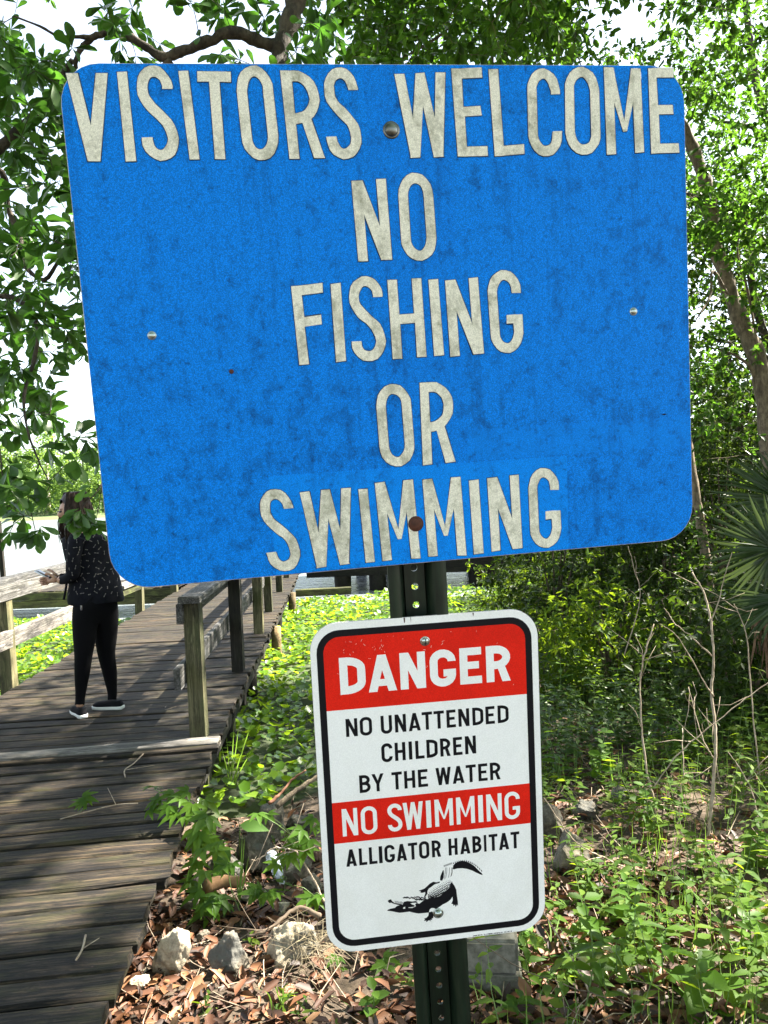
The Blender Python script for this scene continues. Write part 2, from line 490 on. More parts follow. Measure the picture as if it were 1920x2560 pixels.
# left railing
LP = [(35, 1715), (186, 1621), (265, 1580)]
lpos = [G(35, 1715, DECK)]
for k in range(1, 4):
    yy = lpos[0][1] + 2.1 * k
    lpos.append(np.array([xl(yy) + .02, yy, DECK]))
lpos.insert(0, np.array([xl(4.4) + .02, 4.4, DECK]))
for k, p in enumerate(lpos):
    upright('post', p[0], p[1], DECK - .3, 1.425 if k < 3 else .93, .11, M_post, (-.03 if k == 1 else 0.01, 0))
a, b_ = lpos[0], lpos[2]
beam('handrail', (a[0] + .02, a[1] - .3, 1.475), (b_[0] + .02, b_[1] + .3, 1.475), .145, .048, M_rail, seg=12)
beam('handrail_side', (a[0] + .085, a[1] - .3, 1.425), (b_[0] + .085, b_[1] + .2, 1.425), .042, .135, M_rail, seg=12)
beam('midrail', (a[0] + .085, a[1] - .3, 1.02), (b_[0] + .085, b_[1] + .2, 1.02), .042, .155, M_rail, seg=12)
a, b_ = lpos[3], lpos[4]
beam('low_rail', (a[0], a[1] - .9, .985), (b_[0], b_[1] + 2.0, .985), .19, .045, M_rail, seg=8)
beam('low_rail_side', (a[0] + .05, a[1] - .9, .94), (b_[0] + .05, b_[1] + 2.0, .94), .042, .1, M_beam, seg=8)

# side walkway running off to the left behind the woman
side = empty('side_walkway', (-6.0, 13.6, DECK))
tag(side, 'mossy wooden walkway branching off to the left behind the standing woman', 'walkway')
side_planks = [board_mesh('plank', 1.5, .135, .04, 3, .004, .004, M_plank) for _ in range(4)]
for k in range(48):
    o = link('plank', side_planks[k % 4], side)
    o.location = (-4.0 - .142 * k + 6.0, 14.15 - 13.6 + RNG.normal(0, .01), .02 + RNG.normal(0, .003)); o.rotation_euler = (0, 0, math.pi / 2 + RNG.normal(0, .006))
beam('fascia_beam', (-11.3, 13.40, .5), (-3.9, 13.40, .5), .06, .14, M_beam, side, seg=10)
beam('fascia_beam', (-11.3, 13.41, .355), (-3.9, 13.41, .355), .06, .14, M_beam, side, seg=10)
beam('fascia_beam', (-11.3, 14.85, .47), (-3.9, 14.85, .47), .06, .2, M_darkwood, side, seg=6)
for px_ in (-10.6, -8.9, -7.2, -5.5, -4.25):
    upright('pile', px_, 13.55, -.8, .32, .2, M_darkwood, parent=side, round_=True)

# dark boat dock beyond the hyacinths
dock = empty('boat_dock', (1.5, 16, 0))
tag(dock, 'dark boat dock on thick piles standing in the water beyond the hyacinths', 'dock')
def dbeam(n, p0, p1, w, h, m=M_darkwood): return beam(n, p0, p1, w, h, m, dock, seg=6)
dbeam('fascia_beam', (-1.75, 15.6, .98), (7.5, 15.6, .98), .09, .32)
dbeam('fascia_beam', (-1.75, 15.62, .65), (7.5, 15.62, .65), .09, .31)
dbeam('fascia_beam', (-1.75, 19.2, .98), (7.5, 19.2, .98), .09, .5)
for k in range(24):
    o = link('plank', side_planks[k % 4], dock); o.scale = (2.55, 2.8, 1)
    o.location = (-1.5 + .385 * k - 1.5, 17.4 - 16, 1.03); o.rotation_euler = (0, 0, math.pi / 2)
for px_, w_ in ((-.96, .36), (-.2, .38), (1.96, .32), (2.36, .3), (4.2, .4), (6.6, .4)):
    upright('pile', px_, 15.75, -.8, .7, w_, M_darkwood, parent=dock, round_=True)
    upright('pile', px_ + .3, 19.0, -.8, .7, w_ * .8, M_darkwood, parent=dock, round_=True)
dbeam('float_log', (-1.9, 14.9, .18), (-.75, 15.0, .18), .16, .14, M_beam)
for px_ in (-1.6, 2.6, 6.8):
    upright('post', px_, 15.7, .98, 2.0, .12, M_darkwood, parent=dock)

pil = empty('mooring_pile', (-5.0, 9.0, -.5))
tag(pil, 'tall round mossy mooring pile standing behind the left railing', 'mooring pile')
xpil = W(-14, 1400, 9.0)[0]
upright('shaft', xpil - .03, 9.0, -.8, 2.02, .27, wood_mat('pile_bark_wood', (.09, .07, .04), (.22, .17, .10), (.38, .31, .2), (.14, .16, .04), .5), (-.1, 0), parent=pil, round_=True)
upright('pole', xpil + .17, 9.02, -.8, 1.94, .05, M_darkwood, (-.1, 0), parent=pil)

# ------------------------------------------------------------------ sign letters
def arc(cx, cy, rx, ry, a0, a1, n=12):
    return [(cx + rx * math.cos(math.radians(a)), cy + ry * math.sin(math.radians(a))) for a in np.linspace(a0, a1, n)]
def ribbon(pts, t, closed=False):
    P = []
    for p in pts:
        if not P or math.hypot(p[0] - P[-1][0], p[1] - P[-1][1]) > 1e-5 * 1: P.append(p)
    if closed and math.hypot(P[0][0] - P[-1][0], P[0][1] - P[-1][1]) < 1e-4: P.pop()
    n = len(P); L = []; R = []
    for i in range(n):
        if closed: a, c = P[i - 1], P[(i + 1) % n]
        else: a, c = P[max(0, i - 1)], P[min(n - 1, i + 1)]
        def nrm(u, v):
            d = (v[0] - u[0], v[1] - u[1]); l = math.hypot(*d) or 1; return (-d[1] / l, d[0] / l)
        if closed or 0 < i < n - 1:
            n1, n2 = nrm(a, P[i]), nrm(P[i], c); m = (n1[0] + n2[0], n1[1] + n2[1]); l = math.hypot(*m) or 1
            m = (m[0] / l, m[1] / l); k = t / 2 / max(.6, m[0] * n1[0] + m[1] * n1[1])
        else:
            m = nrm(a, c); k = t / 2
        L.append((P[i][0] + m[0] * k, P[i][1] + m[1] * k)); R.append((P[i][0] - m[0] * k, P[i][1] - m[1] * k))
    Q = []
    for i in range(n if closed else n - 1):
        j = (i + 1) % n; Q.append([L[i], R[i], R[j], L[j]])
    return Q
def rect(x0, y0, x1, y1): return [[(x0, y0), (x1, y0), (x1, y1), (x0, y1)]]
def glyph(c, w, h, t, n=10):
    a = t / 2; r = min(max(.26 * h, 1.5 * t) - a, w * .9); rx = w / 2 - a; ht = t * .96
    if c == 'I': return rect(0, 0, w, h)
    if c == 'L': return rect(0, 0, t, h) + rect(t * .9, 0, w, ht)
    if c == 'E': return rect(0, 0, t, h) + rect(t * .9, 0, w, ht) + rect(t * .9, h - ht, w, h) + rect(t * .9, h / 2 - ht * .46 + .01 * h, w * .88, h / 2 + ht / 2 + .01 * h)
    if c == 'F': return rect(0, 0, t, h) + rect(t * .9, h - ht, w, h) + rect(t * .9, h * .48, w * .86, h * .48 + ht)
    if c == 'H': return rect(0, 0, t, h) + rect(w - t, 0, w, h) + rect(t * .9, h / 2 - ht / 2, w - t * .9, h / 2 + ht / 2)
    if c == 'T': return rect(w / 2 - a, 0, w / 2 + a, h - ht * .5) + rect(0, h - ht, w, h)
    if c == 'N':
        s = 1.12 * t
        return rect(0, 0, t, h) + rect(w - t, 0, w, h) + [[(0.0, h), (w - s, 0), (w, 0), (s, h)]]
    if c == 'V':
        return [[(0, h), (w / 2 - t * .58, 0), (w / 2 + t * .58, 0), (t * 1.08, h)], [(w, h), (w - t * 1.08, h), (w / 2 - t * .58, 0), (w / 2 + t * .58, 0)]]
    if c == 'A':
        k = .20 * h
        def xi(y): return w / 2 - t * .52 + (-(w / 2) + t * .52) * (1 - y / h)
        return [[(0, 0), (t * 1.06, 0), (w / 2 + t * .5, h), (w / 2 - t * .52, h)], [(w - t * 1.06, 0), (w, 0), (w / 2 + t * .52, h), (w / 2 - t * .5, h)],
                [(xi(k * .75) + t * .5, k * .75), (w - xi(k * .75) - t * .5, k * .75), (w - xi(k * .75 + ht * .9) - t * .5, k * .75 + ht * .9), (xi(k * .75 + ht * .9) + t * .5, k * .75 + ht * .9)]]
    if c == 'W':
        s = t * 1.02; q = w * .27
        return [[(0, h), (q - s * .45, 0), (q + s * .5, 0), (s, h)], [(w / 2 - s * .45, h), (q - s * .5, 0), (q + s * .5, 0), (w / 2 + s * .42, h)],
                [(w, h), (w - s, h), (w - q - s * .5, 0), (w - q + s * .45, 0)], [(w / 2 + s * .45, h), (w / 2 - s * .42, h), (w - q - s * .5, 0), (w - q + s * .5, 0)]]
    if c == 'M':
        e = .26 * h
        return rect(0, 0, t, h) + rect(w - t, 0, w, h) + [[(0, h), (w / 2 - t * .2, e), (w / 2 + t * .2, e), (t * 1.05, h)], [(w, h), (w - t * 1.05, h), (w / 2 - t * .2, e), (w / 2 + t * .2, e)]]
    if c == 'Y':
        m = h * .42
        return rect(w / 2 - a, 0, w / 2 + a, m + a) + [[(0, h), (w / 2 - a, m), (w / 2 + a * .9, m), (t * 1.1, h)], [(w, h), (w - t * 1.1, h), (w / 2 - a * .9, m), (w / 2 + a, m)]]
    if c == 'O':
        return ribbon(arc(w / 2, h - a - r, rx, r, 0, 180, n + 2) + arc(w / 2, a + r, rx, r, 180, 360, n + 2), t, True)
    if c == 'C':
        return ribbon([(w - a, min(h * .71, h - a - r - .012 * h)), (w - a, h - a - r)] + arc(w / 2, h - a - r, rx, r, 4, 176, n + 2) + arc(w / 2, a + r, rx, r, 184, 356, n + 2) + [(w - a, a + r), (w - a, max(h * .29, a + r + .012 * h))], t)
    if c == 'G':
        return ribbon([(w - a, min(h * .72, h - a - r - .012 * h)), (w - a, h - a - r)] + arc(w / 2, h - a - r, rx, r, 4, 176, n + 2) + arc(w / 2, a + r, rx, r, 184, 356, n + 2) + [(w - a, a + r), (w - a, h * .46)], t) + rect(w * .52, h * .46 - t * .9, w - t * .9, h * .46)
    if c == 'U':
        return ribbon([(a, h), (a, a + r)] + arc(w / 2, a + r, rx, r, 184, 356, n + 2) + [(w - a, a + r), (w - a, h)], t)
    if c == 'D':
        rr = r ; rxx = min(w * .62, w - a - t * .85)
        return rect(0, 0, t, h) + ribbon([(t * .8, h - a), (w - a - rxx, h - a)] + arc(w - a - rxx, h - a - rr, rxx, rr, 90, 0, n) + arc(w - a - rxx, a + rr, rxx, rr, 0, -90, n) + [(t * .8, a)], t)
    if c == 'R':
        y0 = h * .46; rr = (h - a - y0) / 2; rxx = min(w * .5, rr * 1.3, w - a - t * .85)
        return rect(0, 0, t, h) + ribbon([(t * .8, h - a), (w - a - rxx, h - a)] + arc(w - a - rxx, y0 + rr, rxx, rr, 90, -90, n + 4) + [(t * .8, y0)], t) + [[(w - t * 1.08, 0), (w, 0), (w * .42 + t * 1.0, y0 + a * .2), (w * .42, y0 + a * .2)]]
    if c == 'B':
        y0 = h * .52; r1_ = (h - a - y0) / 2; r2_ = (y0 - a) / 2; x1 = min(w * .5, r1_ * 1.2, w * .95 - a - t * .85); x2 = min(w * .5, r2_ * 1.2, w - a - t * .85)
        return rect(0, 0, t, h) + ribbon([(t * .8, h - a), (w * .95 - a - x1, h - a)] + arc(w * .95 - a - x1, y0 + r1_, x1, r1_, 90, -90, n + 2) + [(t * .8, y0)], t) + ribbon([(t * .8, y0), (w - a - x2, y0)] + arc(w - a - x2, a + r2_, x2, r2_, 90, -90, n + 2) + [(t * .8, a)], t)
    if c == 'S':
        rr = min(max(.235 * h, 1.45 * t) - a * 1.0, w)
        top = [(w - a, min(h * .755, h - a - rr - .012 * h)), (w - a, h - a - rr)] + arc(w / 2, h - a - rr, rx, rr, 4, 180, n + 2)
        mid = []
        p0, p1, p2, p3 = (a, h - a - rr - .01 * h), (a, h * .53), (w - a, h * .49), (w - a, a + rr + .01 * h)
        for s in np.linspace(0.08, .92, 10):
            mid.append(tuple((1 - s) ** 3 * p0[k] + 3 * (1 - s) ** 2 * s * p1[k] + 3 * (1 - s) * s * s * p2[k] + s ** 3 * p3[k] for k in (0, 1)))
        return ribbon(top + mid + arc(w / 2, a + rr, rx, rr, 0, -176, n + 2) + [(a, a + rr), (a, max(h * .245, a + rr + .012 * h))], t)
    return rect(0, 0, w, h)
def union2d(polys):
    vs = []; fs = []
    for p in polys:
        ar = sum(p[i][0] * p[(i + 1) % len(p)][1] - p[(i + 1) % len(p)][0] * p[i][1] for i in range(len(p)))
        if abs(ar) < 1e-7: continue
        if ar < 0: p = p[::-1]
        fs.append(list(range(len(vs), len(vs) + len(p)))); vs += [Vector(q) for q in p]
    v, e, f, ov, oe, of = delaunay_2d_cdt(vs, [], fs, 1, 1e-4)
    return np.array([(q.x, q.y) for q in v]), [tuple(t) for t, o in zip(f, of) if len(o)]
def solid2d(v2, tris, y0, y1, xf=None):
    """extrudes the flat shape (x,z) from local y0 (back) to y1 (front, smaller)"""
    if xf is not None: v2 = np.array([xf(*p) for p in v2])
    n = len(v2)
    V = [(p[0], y1, p[1]) for p in v2] + [(p[0], y0, p[1]) for p in v2]
    F = [tuple(t) for t in tris]
    ed = {}
    for t in tris:
        for i in range(len(t)):
            ed[(t[i], t[(i + 1) % len(t)])] = 1
    for (p, q) in list(ed):
        if (q, p) not in ed: F.append((q, p, p + n, q + n))
    return V, F
def sign_mat(rv, pos):
    t = np.linalg.norm(rv); M = Matrix.Rotation(t, 3, Vector(rv))
    X = M @ Vector((1, 0, 0)); Z = M @ Vector((0, 0, 1)); Y = Z.cross(X)
    mw = Matrix((X, Y, Z)).transposed().to_4x4(); mw.translation = Vector(pos)
    return mw
def rrect(w, h, r, n=8):
    P = []
    for cx, cy, a0 in ((w / 2 - r, h / 2 - r, 0), (-w / 2 + r, h / 2 - r, 90), (-w / 2 + r, -h / 2 + r, 180), (w / 2 - r, -h / 2 + r, 270)):
        P += arc(cx, cy, r, r, a0, a0 + 90, n)
    return P
def flat_piece(name, polys, y0, y1, mat, parent, scale=.001, xf=None):
    v2, tris = union2d(polys)
    V, F = solid2d(v2, tris, y0 / scale, y1 / scale, xf)
    V = np.array(V) * scale
    me = bpy.data.meshes.new(name); me.from_pydata([tuple(v) for v in V], [], F); me.update()
    return link(name, me, parent, mat)
def dome_bolt(name, x, z, r, y, mat, parent, hgt=.55, slot=False):
    """round-headed bolt: dome with a small washer rim"""
    mb = MB(); n = 20; V = []; F = []
    prof = [(1.25, 0), (1.25, -.08), (1.02, -.1)] + [(math.cos(a), -.1 - hgt * math.sin(a)) for a in np.linspace(.0, 1.45, 8)]
    for (rr, yy) in prof:
        for k in range(n):
            a = 2 * math.pi * k / n; V.append((x + r * rr * math.cos(a), y + r * yy, z + r * rr * math.sin(a)))
    for i in range(len(prof) - 1):
        for k in range(n):
            F.append((i * n + k, i * n + (k + 1) % n, (i + 1) * n + (k + 1) % n, (i + 1) * n + k))
    F.append(tuple((len(prof) - 1) * n + k for k in range(n)))
    mb.add(np.array(V) , F)
    o = mb.build(name, mat, parent, True)
    return o

# materials of the signs
def sheeting(name, col, dirt, speck, amt=.5, rough=.38, dscale=9, coat=0.0, dlo=.5, grain=.012, streak=0.0):
    m, nt, b = newmat(name)
    v = coords(nt, rnd=False)
    d = noise_node(nt, coords(nt, (1, 1, .8), rnd=False), dscale, 9, .74, .2)
    big = noise_node(nt, v, 3.4, 3, .5)
    mm = mathn(nt, 'ADD', mathn(nt, 'MULTIPLY', d.outputs[0], .78), mathn(nt, 'MULTIPLY', big.outputs[0], .26))
    b.inputs['Specular IOR Level'].default_value = .10
    df = ramp(nt, mm, [(dlo, (0, 0, 0)), (dlo + .12, (amt,) * 3)])
    c = mixc(nt, df.outputs[0], col, dirt)
    if streak:
        st = noise_node(nt, coords(nt, (60, 1, 3.2), rnd=False), 1.0, 5, .65)
        sf2 = ramp(nt, st.outputs[0], [(.56, (0, 0, 0)), (.74, (streak,) * 3)])
        c = mixc(nt, sf2.outputs[0], c, dirt)
        fine = noise_node(nt, v, 130, 5, .7)
        ff = ramp(nt, fine.outputs[0], [(.54, (0, 0, 0)), (.66, (.75, .75, .75))])
        c = mixc(nt, mixc(nt, 1.0, ff.outputs[0], ramp(nt, mm, [(.44, (.12, .12, .12)), (.6, (1, 1, 1))]).outputs[0], 'MULTIPLY'), c, dirt)
    s = noise_node(nt, v, 900, 2, .6)
    sf = ramp(nt, s.outputs[0], [(.42, (1 - speck,) * 3), (.62, (1 + speck,) * 3)])
    c = mixc(nt, 1.0, c, sf.outputs[0], 'MULTIPLY')
    nt.links.new(c, b.inputs['Base Color'])
    b.inputs['Roughness'].default_value = rough
    b.inputs['Coat Weight'].default_value = coat; b.inputs['Coat Roughness'].default_value = .25
    bump(nt, b, s.outputs[0], .25, .0006)
    return m
M_blue = sheeting('blue_sheeting', (.0002, .190, .70), (.001, .055, .20), .30, .60, .55, 42, dlo=.53, streak=.45)
M_blue2 = sheeting('blue_patch_sheeting', (.0002, .222, .78), (.002, .07, .28), .2, .4, .55, 42, dlo=.55, streak=.3)
M_letter = sheeting('aged_letter_sheeting', (.74, .72, .59), (.26, .26, .18), .14, .62, .5, 30, dlo=.5, streak=.35)
M_white = sheeting('white_sheeting', (.82, .83, .80), (.66, .66, .60), .05, .35, .45, 6)
M_red = sheeting('red_sheeting', (.70, .018, .008), (.40, .01, .006), .10, .35, .4, 8)
M_black = sheeting('black_ink', (.008, .008, .010), (.012, .012, .014), .1, .4, .45)
M_alu = plain('sign_edge_metal', (.45, .46, .46), .45, .8, 60, (.2, .2, .2))
M_bolt = plain('dull_bolt', (.20, .21, .19), .32, .9, 60, (.09, .09, .07))
M_rust = plain('rusty_bolt', (.10, .035, .018), .75, .3, 90, (.04, .015, .01), .0008)
M_chrome = plain('zinc_bolt', (.42, .47, .44), .22, .95, 50, (.25, .3, .27))
M_scratch = plain('scratch_print', (.75, .55, .45), .6)

# blue sign ----------------------------------------------------------
mwB = sign_mat((.07784, -.0324, .13611), (.0343, .90436, 2.3123))
blue = empty('information_sign', mat=mwB)
tag(blue, 'large blue metal sign with cream letters reading VISITORS WELCOME NO FISHING OR SWIMMING', 'sign')
flat_piece('back_plate', [rrect(762, 609.6, 46)], .0022, .0002, M_alu, blue)
flat_piece('panel', [rrect(760.6, 608.2, 45.5)], .0001, -.0005, M_blue, blue)
def stitch(polys, y0, y1, name='sheeting_patch', mat=M_blue2): return flat_piece(name, polys, y0, y1, mat, blue)
stitch([[(-182.8, -303.2), (203, -303.4), (205, -180), (-182.8, -179)]], -.0006, -.0009)
stitch([[(69, 303.4), (72, -137.8), (67, -177), (-24, -176.5), (-30, 303.4)]], -.00055, -.0008, mat=sheeting('blue_sheeting_worn', (.0002, .182, .68), (.001, .050, .19), .30, .6, .55, 42, dlo=.53, streak=.45))
stitch([[(73.5, -138.2), (379, -138.6), (379, -178.5), (70, -178)]], -.00055, -.0008, mat=sheeting('blue_strip_sheeting', (.0002, .198, .72), (.002, .055, .22), .2, .5, .55, 42, dlo=.54, streak=.3))
BLUE = [
 ('V',-372.0,293.0,-326.4,293.0,-373.4,197.2,-328.2,196.6),
 ('I',-316.0,294.9,-305.1,295.0,-315.6,196.7,-303.9,196.8),
 ('S',-295.3,301.8,-256.0,302.0,-295.8,196.9,-253.4,196.8),
 ('I',-247.2,296.1,-236.2,296.1,-243.4,197.7,-232.2,198.0),
 ('T',-226.1,295.6,-187.9,295.2,-227.5,197.5,-188.7,197.4),
 ('O',-182.3,302.0,-140.3,302.1,-181.5,196.1,-138.1,195.5),
 ('R',-129.8,296.8,-87.0,296.9,-126.9,196.6,-84.5,197.6),
 ('S',-79.5,300.4,-40.0,300.5,-81.5,196.0,-38.8,195.7),
 ('W',6.3,293.2,69.2,295.1,8.7,196.4,72.3,196.8),
 ('E',77.0,299.4,114.7,300.7,79.4,196.8,117.6,197.6),
 ('L',123.9,298.7,161.9,300.4,126.5,196.4,165.0,199.6),
 ('C',171.9,299.9,213.2,300.0,171.1,195.8,215.4,195.8),
 ('O',220.6,301.8,264.7,302.0,219.8,197.1,266.5,196.8),
 ('M',273.1,301.5,321.9,300.1,273.7,196.4,324.0,199.5),
 ('E',331.6,300.3,365.7,301.5,333.4,197.3,371.8,198.1),
 ('N',-54.4,170.2,-12.6,172.6,-53.0,75.2,-10.8,76.5),
 ('O',2.7,178.9,45.5,178.3,2.0,74.5,46.7,73.6),
 ('F',-136.8,48.9,-98.9,51.4,-134.2,-45.9,-95.7,-43.1),
 ('I',-88.4,49.8,-76.0,50.6,-88.5,-44.3,-76.3,-43.6),
 ('S',-66.5,57.3,-25.5,58.0,-68.3,-45.6,-25.2,-45.1),
 ('H',-17.7,52.2,25.0,53.1,-17.1,-44.1,25.6,-43.0),
 ('I',34.0,50.4,46.2,50.7,35.1,-43.0,47.7,-42.8),
 ('N',55.0,49.1,97.3,51.6,56.0,-44.6,99.5,-42.6),
 ('G',109.0,58.7,152.2,59.4,109.9,-44.2,153.1,-43.6),
 ('O',-42.2,-74.7,1.9,-75.0,-41.7,-178.3,3.1,-178.2),
 ('R',14.2,-75.1,56.6,-75.3,12.4,-178.8,55.1,-177.4),
 ('S',-197.5,-195.6,-157.3,-195.4,-191.0,-299.6,-149.1,-299.3),
 ('W',-145.6,-201.7,-81.7,-200.5,-143.6,-299.5,-78.7,-297.2),
 ('I',-71.7,-203.7,-60.0,-203.5,-68.7,-298.1,-57.2,-297.8),
 ('M',-50.5,-197.3,-1.4,-195.9,-47.3,-297.2,2.3,-298.2),
 ('M',10.9,-197.6,60.6,-197.1,12.4,-296.9,63.3,-299.9),
 ('I',72.0,-203.2,84.7,-202.8,72.9,-299.3,85.8,-299.3),
 ('N',95.5,-202.1,138.2,-200.4,97.6,-298.0,139.5,-297.1),
 ('G',151.1,-193.4,192.3,-194.3,150.2,-298.9,193.3,-299.7),
]
rl = random.Random(5); gp = []; grime = MB()
for (ch, *q) in BLUE:
    (tlx, tly, trx, try_, blx, bly, brx, bry) = q
    w = ((trx - tlx) + (brx - blx)) / 2; h = ((tly - bly) + (try_ - bry)) / 2
    t = 11.9
    v2, tris = union2d(glyph(ch, w, h, t))
    ph = rl.random() * 50
    def xf(x, y):
        u, v = x / w, y / h
        X = (blx * (1 - u) + brx * u) * (1 - v) + (tlx * (1 - u) + trx * u) * v
        Y = (bly * (1 - u) + bry * u) * (1 - v) + (tly * (1 - u) + try_ * u) * v
        return (X + .35 * math.sin(Y * .31 + ph) + .2 * math.sin(Y * .9 + ph), Y + .35 * math.sin(X * .4 + ph))
    V, F = solid2d(v2, tris, -.95, -1.55, xf)
    me = bpy.data.meshes.new('letter'); me.from_pydata([(v[0] * .001, v[1] * .001, v[2] * .001) for v in V], [], F); me.update()
    link('letter', me, blue, M_letter)
    gp += [[(x - .9 + ph * 0, y - .9) for x, y in poly] for poly in []]
    v3, tr3 = union2d([[(x - .8, y - .8) for x, y in poly] for poly in glyph(ch, w + 1.6, h + 1.6, t + 1.7)])
    V, F = solid2d(v3, tr3, -.5, -1.0, xf)
    grime.add([(v[0] * .001, v[1] * .001, v[2] * .001) for v in V], F)
    # grime collected round the cut edge of the letter
grime.build('letter_grime', plain('edge_grime', (.003, .02, .05), .8, nscale=60, c2=(.01, .05, .14), rnd=False), blue)['kind'] = 'stuff'
dome_bolt('bolt', -.0016, .2289, .0083, -.0009, M_bolt, blue)
dome_bolt('rusty_bolt', -.0011, -.2532, .0080, -.0014, M_rust, blue, .3)
dome_bolt('bolt', -.3056, -.0021, .0042, -.0006, M_chrome, blue, .5)
dome_bolt('bolt', .3035, .0010, .0042, -.0006, M_chrome, blue, .5)
dome_bolt('rivet', -.2163, -.0491, .0023, -.0006, M_rust, blue, .5)
flat_piece('scratch_mark', [[(338, -134.2), (343, -133.4), (347, -134.9), (343, -135.6)]], -.0006, -.0008, M_black, blue)

# danger sign --------------------------------------------------------
mwD = sign_mat((.07136, -.01351, .10605), (.05021, .95946, 1.70952))
dang = empty('warning_sign', mat=mwD)
tag(dang, 'white and red danger sign with black border, alligator picture, below the big blue sign', 'sign')
flat_piece('back_plate', [rrect(304.8, 457.2, 38)], .002, .0002, M_alu, dang)
flat_piece('panel', [rrect(304.0, 456.4, 37.6)], .0001, -.0004, M_white, dang)
o_, i_ = rrect(287.4, 438.5, 30, 8), rrect(269.8, 420.6, 21.5, 8)
o_ = [(x - .2, y - 1.0) for x, y in o_]; i_ = [(x - .2, y - 1.0) for x, y in i_]
flat_piece('border', [[o_[k], o_[(k + 1) % len(o_)], i_[(k + 1) % len(i_)], i_[k]] for k in range(len(o_))], -.0004, -.00062, M_black, dang)
top = [p for p in i_ if p[1] > 100]
flat_piece('red_band', [sorted([p for p in top if p[0] > 0], key=lambda p: p[1]) + sorted([p for p in top if p[0] <= 0], key=lambda p: -p[1]) + [(-135.1, 111), (134.7, 111)]], -.0004, -.0006, M_red, dang)
flat_piece('red_band', [[(-135.1, -72.2), (134.7, -72.0), (134.7, -15.0), (-135.1, -15.2)]], -.0004, -.0006, M_red, dang)
DANGER = [
 ('white',131.62,181.15,0.215,[('D', -115.6, -81.8), ('A', -78.39, -40.81), ('N', -35.94, -1.95), ('G', 3.88, 38.92), ('E', 44.26, 73.89), ('R', 80.18, 113.25)]),
 ('black',73.80,98.25,0.17,[('N', -111.22, -95.86), ('O', -92.67, -76.54), ('U', -64.86, -49.9), ('N', -46.02, -31.13), ('A', -27.74, -11.65), ('T', -9.74, 4.41), ('T', 6.3, 20.36), ('E', 23.61, 36.13), ('N', 39.79, 54.67), ('D', 58.93, 73.88), ('E', 76.98, 89.51), ('D', 93.65, 108.72)]),
 ('black',34.67,59.70,0.17,[('C', -65.92, -51.19), ('H', -47.86, -33.64), ('I', -29.15, -24.59), ('L', -20.24, -8.22), ('D', -5.14, 9.94), ('R', 13.45, 27.3), ('E', 31.11, 43.56), ('N', 47.42, 62.39)]),
 ('black',-5.03,19.36,0.17,[('B', -97.35, -82.52), ('Y', -80.81, -64.51), ('T', -53.99, -40.02), ('H', -37.09, -22.35), ('E', -18.41, -5.18), ('W', 5.75, 26.58), ('A', 28.73, 44.72), ('T', 47.1, 60.96), ('E', 64.23, 76.82), ('R', 80.42, 94.83)]),
 ('white',-63.00,-24.86,0.14,[('N', -122.99, -102.35), ('O', -97.86, -76.17), ('S', -61.93, -42.41), ('W', -41.05, -13.56), ('I', -9.52, -2.89), ('M', 2.27, 27.32), ('M', 31.87, 57.25), ('I', 62.31, 68.88), ('N', 73.63, 95.04), ('G', 99.0, 120.38)]),
 ('black',-106.14,-82.26,0.17,[('A', -120.59, -106.35), ('L', -103.12, -92.4), ('L', -89.52, -78.61), ('I', -76.19, -71.5), ('G', -68.61, -54.67), ('A', -52.08, -38.25), ('T', -36.28, -23.66), ('O', -21.34, -7.41), ('R', -3.85, 8.54), ('H', 19.19, 31.65), ('A', 35.23, 49.18), ('B', 52.45, 65.01), ('I', 68.45, 71.84), ('T', 75.29, 87.58), ('A', 89.41, 103.53), ('T', 106.01, 118.39)]),
]
for (colr, y0, y1, tr_, letters) in DANGER:
    polys = []; hh = y1 - y0
    for (ch, x0, x1) in letters:
        over = .5 if ch in 'OCGSU' else 0
        for p in glyph(ch, x1 - x0, hh + 2 * over * (ch != 'U') + over * (ch == 'U'), tr_ * hh, 8):
            polys.append([(x + x0, y + y0 - over) for x, y in p])
    flat_piece('lettering', polys, -.0006 if colr == 'white' else -.0004, -.0008 if colr == 'white' else -.0006, M_white if colr == 'white' else M_black, dang)
